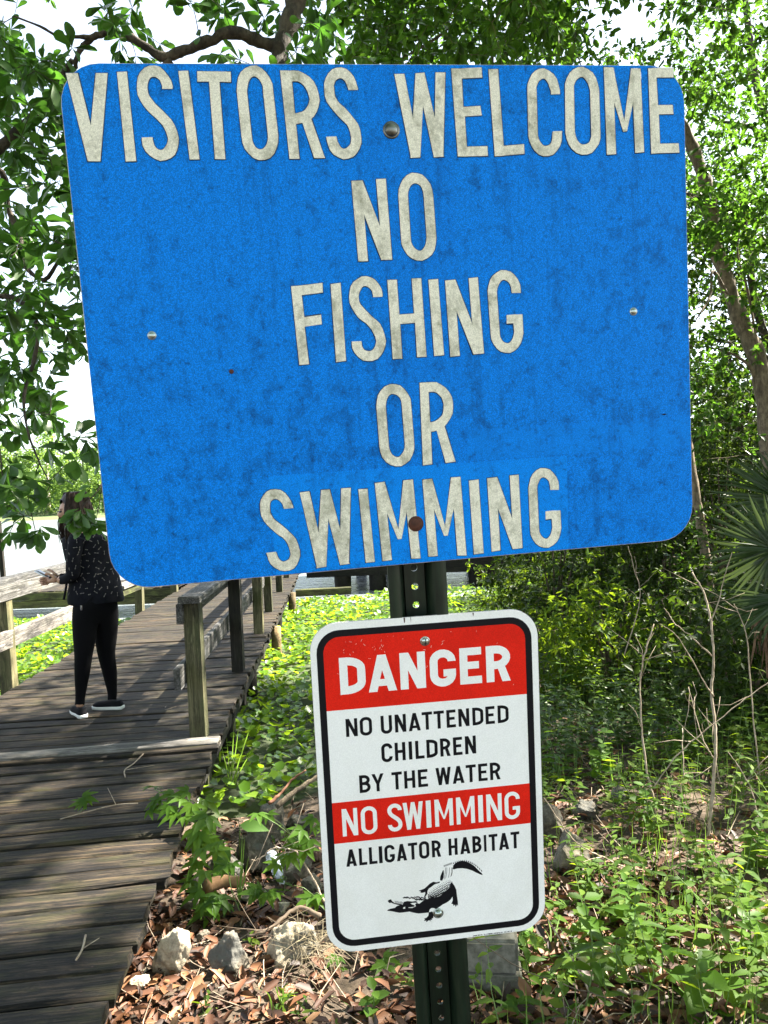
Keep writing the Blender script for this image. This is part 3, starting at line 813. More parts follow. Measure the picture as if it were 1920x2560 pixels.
# alligator print
def gx(u, v):
    u, v = u / 1000, v / 1000
    P = [(-101.38, -87.55), (16.6, -100.94), (-107.72, -211.22), (11.57, -226.54)]
    return tuple((P[0][k] * (1 - u) + P[1][k] * u) * (1 - v) + (P[2][k] * (1 - u) + P[3][k] * u) * v for k in (0, 1))
gator = [
 [(1068,190),(1075,150),(1100,125),(1140,105),(1180,97),(1230,108),(1280,130),(1320,155),(1350,185),(1385,220),(1410,240),(1422,262),(1390,252),(1350,235),(1300,210),(1240,190),(1180,182),(1120,185),(1085,195)],
 [(960,200),(966,240),(962,290),(945,325),(920,322),(922,285),(935,250),(950,215)],
 [(672,440),(700,432),(740,415),(770,390),(800,360),(840,338),(880,345),(920,335),(915,350),(860,365),(820,395),(790,415),(775,440),(770,480),(750,510),(735,512),(750,470),(745,455),(715,465),(690,463),(700,452)],
 [(740,545),(800,530),(860,520),(920,500),(960,470),(1000,440),(1035,400),(1045,370),(1060,330),(1066,360),(1072,440),(1065,510),(1040,545),(1000,575),(950,600),(900,635),(870,650),(850,640),(820,640),(800,655),(790,692),(740,697),(670,703),(620,695),(560,680),(520,684),(516,625),(540,620),(560,640),(600,640),(640,620),(632,600),(650,580),(680,592),(700,575)],
 [(310,672),(318,660),(350,648),(400,638),(420,618),(460,605),(490,600),(500,570),(540,560),(600,565),(640,560),(660,570),(655,578),(600,580),(575,586),(600,602),(625,608),(620,625),(560,632),(520,622),(495,632),(490,648),(512,650),(530,640),(560,660),(560,682),(500,690),(450,695),(400,685),(350,675)],
 [(315,560),(330,545),(355,540),(365,560),(400,585),(440,590),(480,598),(470,610),(430,602),(390,592),(355,578),(335,582)],
 [(1035,370),(1060,345),(1090,385),(1110,430),(1118,500),(1128,560),(1130,615),(1118,600),(1103,630),(1095,600),(1072,615),(1075,595),(1052,590),(1060,575),(1070,550),(1065,500),(1045,450)],
 [(790,690),(830,680),(845,720),(840,755),(820,765),(832,775),(805,778),(820,795),(790,780),(760,805),(762,785),(732,790),(745,775),(735,762),(760,755),(785,730)],
]
def stroke(x0, y0, x1, y1, w): return ribbon([(x0, y0), ((x0 + x1) / 2 + w * .4, (y0 + y1) / 2), (x1, y1)], w)[:]
rg = random.Random(3)
for k in range(16):   # scutes on the tail ridge
    t = k / 15; x = 1070 + 330 * t; yb = 108 - 60 * math.sin(t * 2.2) + 135 * t * t + 12
    gator.append([(x, yb + 10), (x + 16, yb + 16), (x + 4, yb - 10)])
for r_ in range(9):   # rows of scales on the back
    for k in range(15):
        u, v = k / 14, r_ / 8
        x = 775 + 255 * u + 12 * v + rg.uniform(-3, 3); yy = (470 + 60 * v) - (150 - 30 * v) * u * (.7 + .3 * u) + rg.uniform(-3, 3) - 30 * (1 - v) * math.sin(u * 3)
        s = 4 + 9 * v; x += 8 * (r_ % 2)
        gator += stroke(x, yy, x + 4, yy + 7 + 8 * v, s)
for k in range(12):
    x = 965 + 8 * k; gator += stroke(x, 150 - 3 * k, x + 3, 168 - 3 * k, 4)
for k, (x0, x1) in enumerate(((985, 968), (1000, 985), (1030, 1020), (1058, 1045), (1062, 1052))):
    gator += ribbon([(x0, 175), (x0 - 3 + k, 230), (x1, 310 - 10 * k)], 4)
for k in range(20):
    x = 490 + 13 * k; gator += stroke(x, 515 + rg.uniform(-8, 8), x + 14, 525 + rg.uniform(-8, 10), rg.uniform(6, 14))
for k in range(10):
    x = 620 + 14 * k; gator += stroke(x, 535 + rg.uniform(-8, 8), x + 16, 550 + rg.uniform(-6, 8), rg.uniform(8, 16))
for k in range(8):
    x = 400 + 14 * k; gator += stroke(x, 560 + rg.uniform(-6, 6) + k * 1.5, x + 5, 590 + k, 5)
flat_piece('alligator_print', [[gx(*p) for p in poly] for poly in gator], -.0004, -.0006, M_black, dang)
small = []
xx = 48.8
for wd in (13, 26, 11):
    e = xx + wd
    while xx < e:
        small += rect(xx, -227.6 + rg.uniform(0, .4), xx + rg.choice((.35, .7, .9)), -225.6 - rg.uniform(0, .4)); xx += rg.choice((1.0, 1.25, 1.4))
    xx += 1.6
flat_piece('small_print', small, -.0004, -.0006, M_black, dang)
scr = []
for k in range(46):
    x, z = (rg.uniform(-110, -50), rg.uniform(183, 205)) if k < 20 else (rg.uniform(-125, 120), rg.uniform(115, 205))
    a_ = rg.uniform(0, 3.1); l_ = rg.uniform(.8, 3.8); scr += ribbon([(x, z), (x + l_ * math.cos(a_), z + l_ * math.sin(a_))], rg.uniform(.2, .5))
flat_piece('scratches', scr, -.0006, -.00072, M_scratch, dang)
dome_bolt('bolt', -.0009, .1947, .0052, -.0007, M_chrome, dang, .6)
flat_piece('bolt_slot', [[(-1.3, 191.0), (-.3, 190.7), (-.2, 198.4), (-1.2, 198.7)]], -.0040, -.00468, M_black, dang)
dome_bolt('bolt', .0010, -.1871, .0058, -.0007, M_chrome, dang, .8)
flat_piece('mud_streak', [[(-28, 228), (-26, 228), (-26.5, 222), (-27.5, 221)], [(-19, 228), (-18.2, 228), (-18.6, 221)], [(64, 228), (66, 228), (65.2, 223)]], -.0006, -.0008, M_rust, dang)

# U-channel sign post ------------------------------------------------
M_channel, nt, b = newmat('green_channel_steel')
g = noise_node(nt, coords(nt, (8, 8, 1.2), rnd=False), 6, 7, .65)
r_ = ramp(nt, g.outputs[0], [(.35, (.006, .011, .007)), (.55, (.012, .026, .014)), (.72, (.035, .048, .028))])
nt.links.new(r_.outputs[0], b.inputs['Base Color']); b.inputs['Roughness'].default_value = .38; b.inputs['Metallic'].default_value = .35
bump(nt, b, g.outputs[0], .2, .003)
pb = (mwD @ Vector((.001, .0045, -.1871))); pt = (mwB @ Vector((-.0016, .0045, .2289)))
Zp = (pt - pb).normalized(); Xp = Vector((mwD[0][0], mwD[1][0], mwD[2][0])); Yp = Zp.cross(Xp).normalized(); Xp = Yp.cross(Zp)
mwP = Matrix((Xp, Yp, Zp)).transposed().to_4x4(); mwP.translation = pb + Zp * (-1.62)
post = empty('sign_post', mat=mwP)
tag(post, 'green steel channel post with a row of bolt holes carrying both signs', 'sign post')
H = (pt - pb).length + 1.62 + .03
mb = MB()
T_ = .0036
for sx in (-1, 1):
    # flange, sloping side
    prof = [(sx * .0385, .0), (sx * .0235, .0), (sx * .0155, .027), (sx * .0155 - sx * .002, .0305), (sx * .0205, .0305), (sx * .0268, .0045), (sx * .0385, .0045)]
    prof[3] = (sx * .0135, .0305)
    V = [(x, y_, z_) for z_ in (0, H) for x, y_ in prof]; k = 7
    F = [(j, (j + 1) % k, k + (j + 1) % k, k + j) for j in range(k)]
    mb.add(V, F)
mb.build('flange', M_channel, post)
mb = MB(); n = 12; nh = int(H / .0254)
hw = .0137
for c_ in range(nh):
    z0 = c_ * .0254; zc = z0 + .0127
    for yy, rev in ((.0268, False), (.0302, True)):
        sq = []; ci = []
        for a_ in np.arange(n) * 2 * math.pi / n + math.pi / n:
            ca, sa = math.cos(a_), math.sin(a_); s_ = 1 / max(abs(ca), abs(sa))
            sq.append((hw * ca * s_, yy, zc + .0127 * sa * s_)); ci.append((.0047 * ca, yy, zc + .0047 * sa))
        F = [(j, (j + 1) % n, n + (j + 1) % n, n + j) for j in range(n)]
        if rev: F = [f[::-1] for f in F]
        mb.add(sq + ci, F)
    w_ = [(.0047 * math.cos(a_), yy, zc + .0047 * math.sin(a_)) for yy in (.0268, .0302) for a_ in np.arange(n) * 2 * math.pi / n + math.pi / n]
    mb.add(w_, [(j, (j + 1) % n, n + (j + 1) % n, n + j) for j in range(n)])
mb.build('web', M_channel, post)
# ------------------------------------------------------------------ the woman on the boardwalk
M_skin = plain('skin', (.42, .24, .16), .5)
M_shirt = plain('black_shirt_cloth', (.004, .0045, .007), .9, nscale=30, c2=(.007, .0075, .011), spec=.12)
M_legg = plain('black_leggings_cloth', (.003, .003, .004), .9, spec=.12)
M_hair = plain('dark_brown_hair', (.012, .008, .006), .55, nscale=40, c2=(.04, .024, .018), spec=.15)
M_sole = plain('white_rubber_sole', (.62, .63, .6), .6)
M_shoe = plain('black_canvas_shoe', (.005, .005, .007), .85, spec=.15)
M_print = plain('white_arrow_print', (.17, .155, .15), .8)
M_phone = plain('white_phone_shell', (.7, .72, .75), .3)
M_eye = plain('dark_eye', (.02, .015, .012), .2)

def skin_mesh(name, verts, edges, radii, sub=2):
    me = bpy.data.meshes.new(name)
    me.from_pydata([tuple(v) for v in verts], edges, [])
    import bmesh
    bm = bmesh.new(); bm.from_mesh(me)
    lay = bm.verts.layers.skin.verify()
    bm.verts.ensure_lookup_table()
    for v, r in zip(bm.verts, radii):
        v[lay].radius = r if isinstance(r, tuple) else (r, r)
    bm.verts[0][lay].use_root = True
    bm.to_mesh(me); bm.free()
    o = bpy.data.objects.new(name, me); COL.objects.link(o)
    s = o.modifiers.new('s', 'SKIN'); s.use_smooth_shade = True
    d = o.modifiers.new('d', 'SUBSURF'); d.levels = sub; d.render_levels = sub
    dg = bpy.context.evaluated_depsgraph_get()
    out = bpy.data.meshes.new_from_object(o.evaluated_get(dg))
    bpy.data.objects.remove(o); bpy.data.meshes.remove(me)
    out.name = name
    return out
def wp(px, py, d):      # crop coordinates of the figure -> world
    return W(100 + .2804 * px, 1200 + .2804 * py, d)
DW = 5.45
JV, JE, JR = [], [], []
def J(px, py, dd, r, par=None):
    JV.append(wp(px, py, DW + dd)); JR.append(r)
    if par is not None: JE.append((par, len(JV) - 1))
    return len(JV) - 1
pel = J(492, 1090, 0, (.165, .15))
low = J(490, 1000, 0, (.165, .14), pel)
wst = J(480, 850, 0, (.145, .125), low)
rib = J(450, 700, .02, (.145, .125), wst)
che = J(430, 570, .03, (.145, .115), rib)
shc = J(405, 490, .03, (.11, .09), che)
nek = J(345, 425, .04, .052, shc)
hd1 = J(305, 345, .05, .072, nek)
hd2 = J(280, 260, .06, (.088, .092), hd1)
hd3 = J(290, 190, .06, .075, hd2)
JV.append(wp(285, 375, DW + .05) + np.array([-.05, -.035, 0])); JR.append(.036); JE.append((hd1, len(JV) - 1))
JV.append(wp(280, 318, DW + .05) + np.array([-.082, -.058, 0])); JR.append(.013); JE.append((hd2, len(JV) - 1))
# near (left) arm, bent at the elbow, forearm to the left
s1 = J(325, 535, -.12, .062, shc)
e1 = J(300, 690, -.17, .054, s1)
e2 = J(300, 845, -.17, .05, e1)
f1 = J(235, 885, -.12, .042, e2)
w1 = J(165, 895, -.06, .031, f1)
# far arm
s2 = J(500, 520, .17, .062, shc)
a2 = J(420, 700, .27, .052, s2)
b2 = J(345, 830, .27, .045, a2)
c2_ = J(240, 870, .12, .036, b2)
w2 = J(165, 865, .04, .029, c2_)
# legs
h1 = J(405, 1200, -.05, (.105, .11), pel)
t1 = J(400, 1380, -.06, .093, h1)
k1 = J(388, 1560, -.06, .067, t1)
cf1 = J(378, 1690, -.05, .062, k1)
an1 = J(360, 1930, -.04, .037, cf1)
ak1 = J(352, 2030, -.04, .036, an1)
h2 = J(590, 1190, .07, (.105, .11), pel)
t2 = J(585, 1370, .10, .093, h2)
k2 = J(590, 1560, .14, .067, t2)
cf2 = J(618, 1680, .17, .062, k2)
an2 = J(646, 1900, .22, .037, cf2)
ak2 = J(640, 1985, .23, .035, an2)
body = skin_mesh('body', JV, JE, JR, 2)
person = empty('person', tuple(wp(500, 2090, DW)))
person.location.z = DECK
tag(person, 'woman in black leggings and dark arrow print top looking at a phone on the boardwalk', 'person')
def toperson(me, name, mats, smooth=True):
    loc = np.array(person.location)
    co = np.empty(len(me.vertices) * 3, np.float32); me.vertices.foreach_get('co', co)
    co = co.reshape(-1, 3) - loc.astype(np.float32); me.vertices.foreach_set('co', co.ravel())
    me.polygons.foreach_set('use_smooth', np.ones(len(me.polygons), bool))
    me.materials.clear()
    for m in mats: me.materials.append(m)
    me.update()
    return link(name, me, person)
# material zones of the one continuous body
cen = [p.center.copy() for p in body.polygons]
zw = [c.z for c in cen]
sx_, sy_, _ = screen(np.array([tuple(c) for c in cen]))
cx_ = (sx_ - 100) / .2804; cy_ = (sy_ - 1200) / .2804
zone = np.zeros(len(cen), int)                       # skin
zone[(cy_ > 465) & (cy_ < 1075)] = 1                 # shirt
zone[(cy_ >= 1075) & (cy_ < 1965)] = 2
zone[(cy_ >= 1075) & (cy_ < 2005) & (cx_ < 480)] = 2
zone[(cy_ > 780) & (cy_ < 980) & (cx_ < 172)] = 0     # wrists
bmats = [M_skin, M_shirt, M_legg]
bvh = BVHTree.FromPolygons([v.co.copy() for v in body.vertices], [tuple(p.vertices) for p in body.polygons])
ob = toperson(body, 'body', bmats)
body.polygons.foreach_set('material_index', zone.astype(np.int32))
# loose shirt shell: hangs over the hips
mb = MB()
ring = []
prof = [(405, 470, .115, .095), (412, 520, .175, .12), (425, 600, .185, .14), (445, 700, .178, .145), (470, 800, .172, .145), (486, 880, .182, .155), (493, 980, .198, .172), (497, 1060, .207, .182), (497, 1085, .200, .176)]
for (cx, cy, ra, rb) in prof:
    c = wp(cx, cy, DW + .03); n = 28
    ring += [c + np.array([math.cos(a) * ra * (1 + .02 * math.sin(5 * a + cy * .03)), math.sin(a) * rb * (1 + .03 * math.sin(4 * a + cy * .05)), .006 * math.sin(3 * a + cy)]) for a in np.arange(n) * 2 * math.pi / n]
mb.add(ring, [(i * n + j, i * n + (j + 1) % n, (i + 1) * n + (j + 1) % n, (i + 1) * n + j) for i in range(len(prof) - 1) for j in range(n)])
shirt_me = mb.mesh('shirt', True)
bvh2 = BVHTree.FromPolygons([v.co.copy() for v in shirt_me.vertices], [tuple(p.vertices) for p in shirt_me.polygons])
toperson(shirt_me, 'shirt', [M_shirt])
# little white arrows printed on the top
mb = MB(); rg = random.Random(11)
for gy in range(10):
    for gxx in range(8):
        px = 240 + gxx * 60 + (gy % 2) * 28 + rg.uniform(-14, 14); py = 490 + gy * 58 + rg.uniform(-16, 16)
        d = Vector(ray(100 + .2804 * px, 1200 + .2804 * py)).normalized()
        hits = [h for h in (bvh.ray_cast(Vector(CAM), d), bvh2.ray_cast(Vector(CAM), d)) if h[0] is not None]
        if not hits: continue
        hit = min(hits, key=lambda h: h[3])
        if px < 235 and py > 780: continue
        nrm = hit[1]
        if nrm.dot(d) > 0: nrm = -nrm
        if abs(nrm.dot(d)) < .25: continue
        a = rg.choice((0, 1.57, 1.57, .8, 2.4, 1.2)) + rg.uniform(-.25, .25)
        T1 = nrm.cross(Vector((0, 0, 1))).normalized(); T2 = nrm.cross(T1)
        ax = T1 * math.cos(a) + T2 * math.sin(a); ay = nrm.cross(ax)
        q = hit[0] + nrm * .003
        L = .022 if gxx % 3 else .012
        def Q(u, v): return tuple(q + ax * u + ay * v)
        mb.add([Q(-L / 2, -.0012), Q(L / 2, -.0012), Q(L / 2, .0012), Q(-L / 2, .0012)], [(0, 1, 2, 3)])
        mb.add([Q(L / 2 + .006, 0), Q(L / 2 - .005, .0045), Q(L / 2 - .003, 0), Q(L / 2 - .005, -.0045)], [(0, 1, 2, 3)])
        mb.add([Q(-L / 2 - .003, .004), Q(-L / 2 + .008, .0), Q(-L / 2 - .003, -.004)], [(0, 1, 2)])
toperson(mb.mesh('arrow_print'), 'arrow_print', [M_print], False)['kind'] = 'stuff'
# small label on the hip
mb = MB(); c = wp(367, 1140, DW - .19); mb.box(c, (.013, .003, .036)); toperson(mb.mesh('label_tag'), 'label_tag', [M_print])
# bag strap hanging in front of her
mb = MB(); mb.tube(curve_pts([wp(243, 640, DW - .12), wp(240, 780, DW - .14), wp(236, 930, DW - .10), wp(212, 1065, DW - .08)]), .009, 6)
toperson(mb.mesh('bag_strap'), 'bag_strap', [M_shoe])
# hair: skull cap + long locks
mb = MB()
FACE = math.radians(-145)
hc = wp(305, 245, DW + .07)
n1_, n2_ = 18, 12; V = []; F = []
for i in range(n2_):
    th = .02 + 1.75 * i / (n2_ - 1)
    for j in range(n1_):
        ph = 2 * math.pi * j / n1_
        facing = max(0, math.cos(ph - FACE)) ** 2
        r = .117 * (1 - .12 * facing * (th > 1.0)) * (1 + .04 * math.sin(ph * 6))
        tt = th * (1 - .42 * facing)
        V.append(hc + np.array([r * math.sin(tt) * math.cos(ph) * 1.05, r * math.sin(tt) * math.sin(ph), .122 * math.cos(tt)]))
F = [(i * n1_ + j, i * n1_ + (j + 1) % n1_, (i + 1) * n1_ + (j + 1) % n1_, (i + 1) * n1_ + j) for i in range(n2_ - 1) for j in range(n1_)] + [tuple(range(n1_))]
mb.add(V, F)
for k in range(260):
    front = k % 5 == 0
    if front:
        sg = 1 if k % 2 else -1; ph = FACE + sg * rg.uniform(.8, 1.2)
    else:
        ph = FACE + math.pi + rg.uniform(-2.2, 2.2)
    st = hc + np.array([.100 * math.cos(ph), .102 * math.sin(ph), rg.uniform(.0, .07)])
    crown_ = hc + np.array([.03 * math.cos(ph), .03 * math.sin(ph), .118])
    ln = rg.uniform(.22, .36); out = np.array([math.cos(ph), math.sin(ph), 0])
    sw = rg.uniform(-.02, .02)
    pts = [crown_, (crown_ + st) / 2 + out * .025 + np.array([0, 0, .022])] + [st + out * (.006 + rg.uniform(.015, .035) * math.sin(2.6 * t)) + np.array([sw * t, sw * t * t, -ln * t]) for t in np.linspace(0, 1, 6)]
    mb.tube(pts, [.004, .0065, .0075, .0075, .007, .006, .004, .0015], 4)
toperson(mb.mesh('hair', True), 'hair', [M_hair])
# eyes, mouth
mb = MB()
fd = np.array([math.cos(FACE), math.sin(FACE), 0]); fs = np.array([-fd[1], fd[0], 0])
for dy in (-.032, .032):
    c = wp(280, 278, DW + .06) + fd * .088 + fs * dy; mb.tube([c + fd * .006, c - fd * .02], [.006, .013], 8)
    mb.tube([c + fs * -.014 + np.array([0, 0, .018]) - fd * .004, c + fs * .014 + np.array([0, 0, .018]) - fd * .004], .003, 5)
c = wp(280, 350, DW + .06) + fd * .075; mb.tube([c - fs * .02, c + fd * .008, c + fs * .02], [.003, .006, .003], 6)
toperson(mb.mesh('eye', True), 'eye', [M_eye])
# hands: palm + thumb + four curled fingers each
def hand(name, wr, dirv, side):
    V = [np.array(wr), wr + dirv * .045, wr + dirv * .075]; E = [(0, 1), (1, 2)]; R_ = [(.026, .02), (.036, .018), (.034, .016)]
    up = np.array([0, 0, 1.0]); sd = np.cross(dirv, up)
    for f in range(4):
        off = up * (.024 - .016 * f); ln = (.034, .038, .036, .028)[f]
        b0 = len(V)
        V += [wr + dirv * .078 + off, wr + dirv * (.078 + ln) + off + sd * side * .008, wr + dirv * (.080 + ln * 1.1) + off + sd * side * .034, wr + dirv * (.07 + ln * .6) + off + sd * side * .045]
        E += [(2, b0), (b0, b0 + 1), (b0 + 1, b0 + 2), (b0 + 2, b0 + 3)]; R_ += [.0095, .009, .0085, .0075]
    b0 = len(V)
    V += [wr + dirv * .03 + up * .03, wr + dirv * .06 + up * .05 + sd * side * .01, wr + dirv * .09 + up * .055 + sd * side * .02]
    E += [(1, b0), (b0, b0 + 1), (b0 + 1, b0 + 2)]; R_ += [.012, .010, .0085]
    toperson(skin_mesh(name, V, E, R_, 1), name, [M_skin])
dv = np.array([-1.0, -.05, .02]); dv /= np.linalg.norm(dv)
hand('hand', wp(162, 897, DW - .06), dv, -1.0)
hand('hand', wp(165, 862, DW + .035), dv, 1.0)
# slip-on shoes
def shoe(heel, toe, w=.088):
    heel = np.array(heel); toe = np.array(toe); d = toe - heel; L = np.linalg.norm(d); d /= L; sd = np.cross([0, 0, 1], d)
    sh = empty('shoe', tuple(heel - np.array(person.location))); sh.parent = person
    outline = [(0, .55), (.12, .8), (.35, .82), (.6, 1.0), (.8, .95), (.93, .66), (1.0, .1), (1.0, -.1), (.93, -.6), (.8, -.92), (.6, -1.0), (.35, -.85), (.12, -.8), (0, -.55)]
    P = lambda u, v, z, s=1.0: d * (L * (.5 + (u - .5) * s)) + sd * (v * w / 2 * s) + np.array([0, 0, z])
    n = len(outline); mb = MB()
    lay = [(0, 1.0), (.003, 1.04), (.022, 1.05), (.026, 1.0)]
    V = [P(u, v, z, s) for z, s in lay for u, v in outline]
    mb.add(V, [(i * n + j, i * n + (j + 1) % n, (i + 1) * n + (j + 1) % n, (i + 1) * n + j) for i in range(3) for j in range(n)] + [tuple(range(n))[::-1], tuple(3 * n + j for j in range(n))])
    mb.build('sole', M_sole, sh, True)
    mb = MB(); V = []
    for k, (s, hz) in enumerate(((1.0, .02), (.97, .035), (.88, 1), (.66, 2))):
        for u, v in outline:
            if hz < 1: z = hz
            elif hz == 1: z = .055 - .012 * u + (.012 if u < .2 else 0)
            else: z = .068 - .012 * u if u > .45 else .066
            V.append(P(u, v, z, s))
    mb.add(V, [(i * n + j, i * n + (j + 1) % n, (i + 1) * n + (j + 1) % n, (i + 1) * n + j) for i in range(3) for j in range(n)] + [tuple(3 * n + j for j in range(n))])
    mb.build('upper', M_shoe, sh, True)
def deckpt(px, py): return G(100 + .2804 * px, 1200 + .2804 * py, DECK + .012)
f1_ = deckpt(392, 2125); t1_ = f1_ + np.array([-.15, .18, 0])
shoe(f1_, f1_ + (t1_ - f1_) / np.linalg.norm(t1_ - f1_) * .245)
f2_ = deckpt(738, 2040); t2_ = f2_ + np.array([-.245, .03, 0])
shoe(f2_, t2_)
# phone (held)
ph = empty('phone', tuple(wp(48, 850, DW - .03)))
tag(ph, 'white smartphone held in both hands by the woman', 'phone')
mb = MB(); c_, s_ = math.cos(.55), math.sin(.55)
Rm = np.array([[c_, 0, s_], [0, 1, 0], [-s_, 0, c_]])
mb.box((0, 0, 0), (.148, .072, .010), Rm); mb.build('shell', M_phone, ph)
mb = MB(); mb.box(Rm @ np.array([0, 0, .0058]), (.136, .064, .001), Rm); mb.build('screen', plain('dark_screen', (.02, .02, .025), .1), ph)
# ------------------------------------------------------------------ leaves: materials
ML_oak = leaf_mat('oak_leaf', [(.030, .075, .014), (.05, .115, .018), (.075, .16, .022)], (.10, .30, .02), .38, .38)
ML_oak_o = leaf_mat('oak_leaf_single', [(.030, .075, .014), (.05, .115, .018), (.075, .16, .022)], (.10, .30, .02), .38, .38, objrand=True)
ML_wood = leaf_mat('woodland_leaf', [(.014, .036, .007), (.03, .072, .010), (.05, .11, .014), (.08, .155, .02)], (.16, .36, .02), .5, .42, .35)
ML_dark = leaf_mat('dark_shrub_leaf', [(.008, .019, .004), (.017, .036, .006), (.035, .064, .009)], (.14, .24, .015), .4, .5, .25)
ML_mat = leaf_mat('hyacinth_leaf', [(.045, .11, .010), (.075, .17, .014), (.12, .24, .02), (.17, .29, .025)], (.48, .68, .02), .5, .3, .5)
ML_far = leaf_mat('far_tree_leaf', [(.09, .17, .035), (.13, .24, .045), (.17, .29, .06)], (.32, .46, .07), .5, .6)
ML_far2 = leaf_mat('far_dark_leaf', [(.05, .11, .035), (.08, .15, .045)], (.18, .30, .06), .45, .6)
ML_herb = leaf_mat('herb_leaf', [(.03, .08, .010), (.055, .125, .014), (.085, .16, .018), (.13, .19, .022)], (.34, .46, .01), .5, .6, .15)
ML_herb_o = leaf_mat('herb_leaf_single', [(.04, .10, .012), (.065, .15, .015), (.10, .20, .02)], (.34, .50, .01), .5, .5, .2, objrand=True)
ML_herb_shade = leaf_mat('herb_leaf_painted_shade', [(.013, .036, .006), (.026, .062, .009), (.05, .10, .012), (.09, .15, .018)], (.22, .40, .02), .42, .45, .3)  # darker copy of the herb leaf, understory shade put into its colours
ML_grass = leaf_mat('grass_blade', [(.06, .13, .02), (.10, .19, .03), (.16, .22, .05)], (.22, .38, .03), .4, .5)
ML_palm = leaf_mat('palmetto_blade', [(.014, .030, .010), (.028, .050, .016)], (.14, .20, .05), .25, .38, .35, objrand=True)
m, nt, b = newmat('dead_leaf')
rr_ = nt.nodes.new('ShaderNodeNewGeometry').outputs['Random Per Island']
cc = ramp(nt, rr_, [(0, (.018, .009, .005)), (.3, (.05, .020, .009)), (.6, (.115, .043, .016)), (.87, (.17, .072, .028)), (1, (.25, .13, .06))])
nt.links.new(cc.outputs[0], b.inputs['Base Color']); b.inputs['Roughness'].default_value = .65
ML_dead = m
def bark(name, a, b_, c, s=9):
    m, nt, bb = newmat(name)
    n = noise_node(nt, coords(nt, (1, 1, .35), rnd=False), s * 2, 9, .7, .3)
    r = ramp(nt, n.outputs[0], [(.32, a), (.5, b_), (.68, c)])
    l = noise_node(nt, coords(nt, rnd=False), s * .8, 4, .6)
    cc = mixc(nt, ramp(nt, l.outputs[0], [(.5, (0, 0, 0)), (.65, (.6, .6, .6))]).outputs[0], r.outputs[0], tuple(v * 1.1 for v in c))
    nt.links.new(cc, bb.inputs['Base Color']); bb.inputs['Roughness'].default_value = .9
    bump(nt, bb, n.outputs[0], 1.0, .012); return m
M_bark = bark('oak_bark', (.010, .007, .005), (.035, .027, .018), (.09, .072, .048), 18)
M_bark2 = bark('grey_bark', (.035, .026, .016), (.11, .082, .052), (.23, .18, .115), 14)
M_twig = plain('dead_twig', (.20, .15, .10), .8, nscale=40, c2=(.38, .31, .23))
M_twigd = plain('brown_twig', (.05, .035, .02), .8, nscale=40, c2=(.12, .085, .055))
M_stem = plain('green_stem', (.10, .16, .04), .6)

rng = np.random.default_rng(21)
def unit(v): return v / max(np.linalg.norm(v), 1e-9)

# foliage cut away along the sun rays so that chosen spots are sunlit
GAPS = []
for (px, py, r) in [(420, 2400, .2), (560, 2500, .2), (700, 2415, .2), (330, 2500, .16), (770, 2510, .16), (250, 2150, .20), (345, 2185, .20), (140, 2260, .20), (40, 2290, .2), (330, 2110, .14), (100, 2110, .1), (300, 1890, .10), (450, 1870, .16), (400, 1950, .1), (130, 1965, .1), (400, 1800, .07),
                    (120, 1850, .07), (480, 2060, .26), (540, 2160, .24), (520, 2250, .15), (1350, 2330, .24), (1500, 2430, .26), (1450, 2230, .15), (1650, 2380, .26), (1600, 2150, .2), (1800, 2300, .22), (1850, 2110, .2), (1500, 1800, .34), (1400, 1740, .3),
                    (1620, 1690, .26), (1300, 1560, .4), (1740, 2010, .15), (1780, 2520, .18), (1200, 1500, .5), (620, 2060, .12), (1860, 2480, .15), (600, 2230, .1)]:
    GAPS.append((G(px, py, DECK) if (px < 460 and py < 2320 and px * .9 < 2700 - py) else GT(px, py), r))
for g_, r in [((-.6, 9.6, .1), 1.0), ((-.2, 11.5, .1), 1.2), ((.6, 12.8, .1), 1.0), ((-.95, 8.6, .1), .5), ((-.2, 8.7, .1), .5), ((-4.5, 8, .1), 1.0), ((-5.5, 11, .1), 1.6), ((-4.2, 6.6, .1), .6), ((-2.5, 10, .5), .9), ((-2.9, 12.4, .5), 1.1), ((-3.4, 6.6, 1.3), .35), ((-2.6, 8.4, .5), .35), ((-4.2, 9.4, .1), 1.0)]:
    GAPS.append((np.array(g_, float), r))
for g_, r in [(W(1850, 1370, 4.6), .16), (W(1820, 1495, 4.6), .10), (W(1890, 1330, 4.8), .10), (W(1850, 520, 6.2), .35)]:
    GAPS.append((g_, r))
def shade_keep(P, pad=1.0):
    P = np.asarray(P, float); keep = np.ones(len(P), bool)
    for g_, r in GAPS:
        v = P - g_; t = v @ SUN; d2 = np.sum(v * v, axis=1) - t * t
        rr = r * pad * (1 + .25 * np.sin(P[:, 0] * 9) * np.sin(P[:, 1] * 8 + P[:, 2] * 7))
        keep &= ~((t > 1.3) & (d2 < rr * rr))
    return keep
class Leaves:
    def __init__(s): s.P = []; s.D = []; s.N = []; s.L = []; s.W = []
    def add(s, p, d, n, l, w): s.P.append(p); s.D.append(d); s.N.append(n); s.L.append(l); s.W.append(w)
    def arr(s): return [np.array(a, float) for a in (s.P, s.D, s.N, s.L, s.W)]
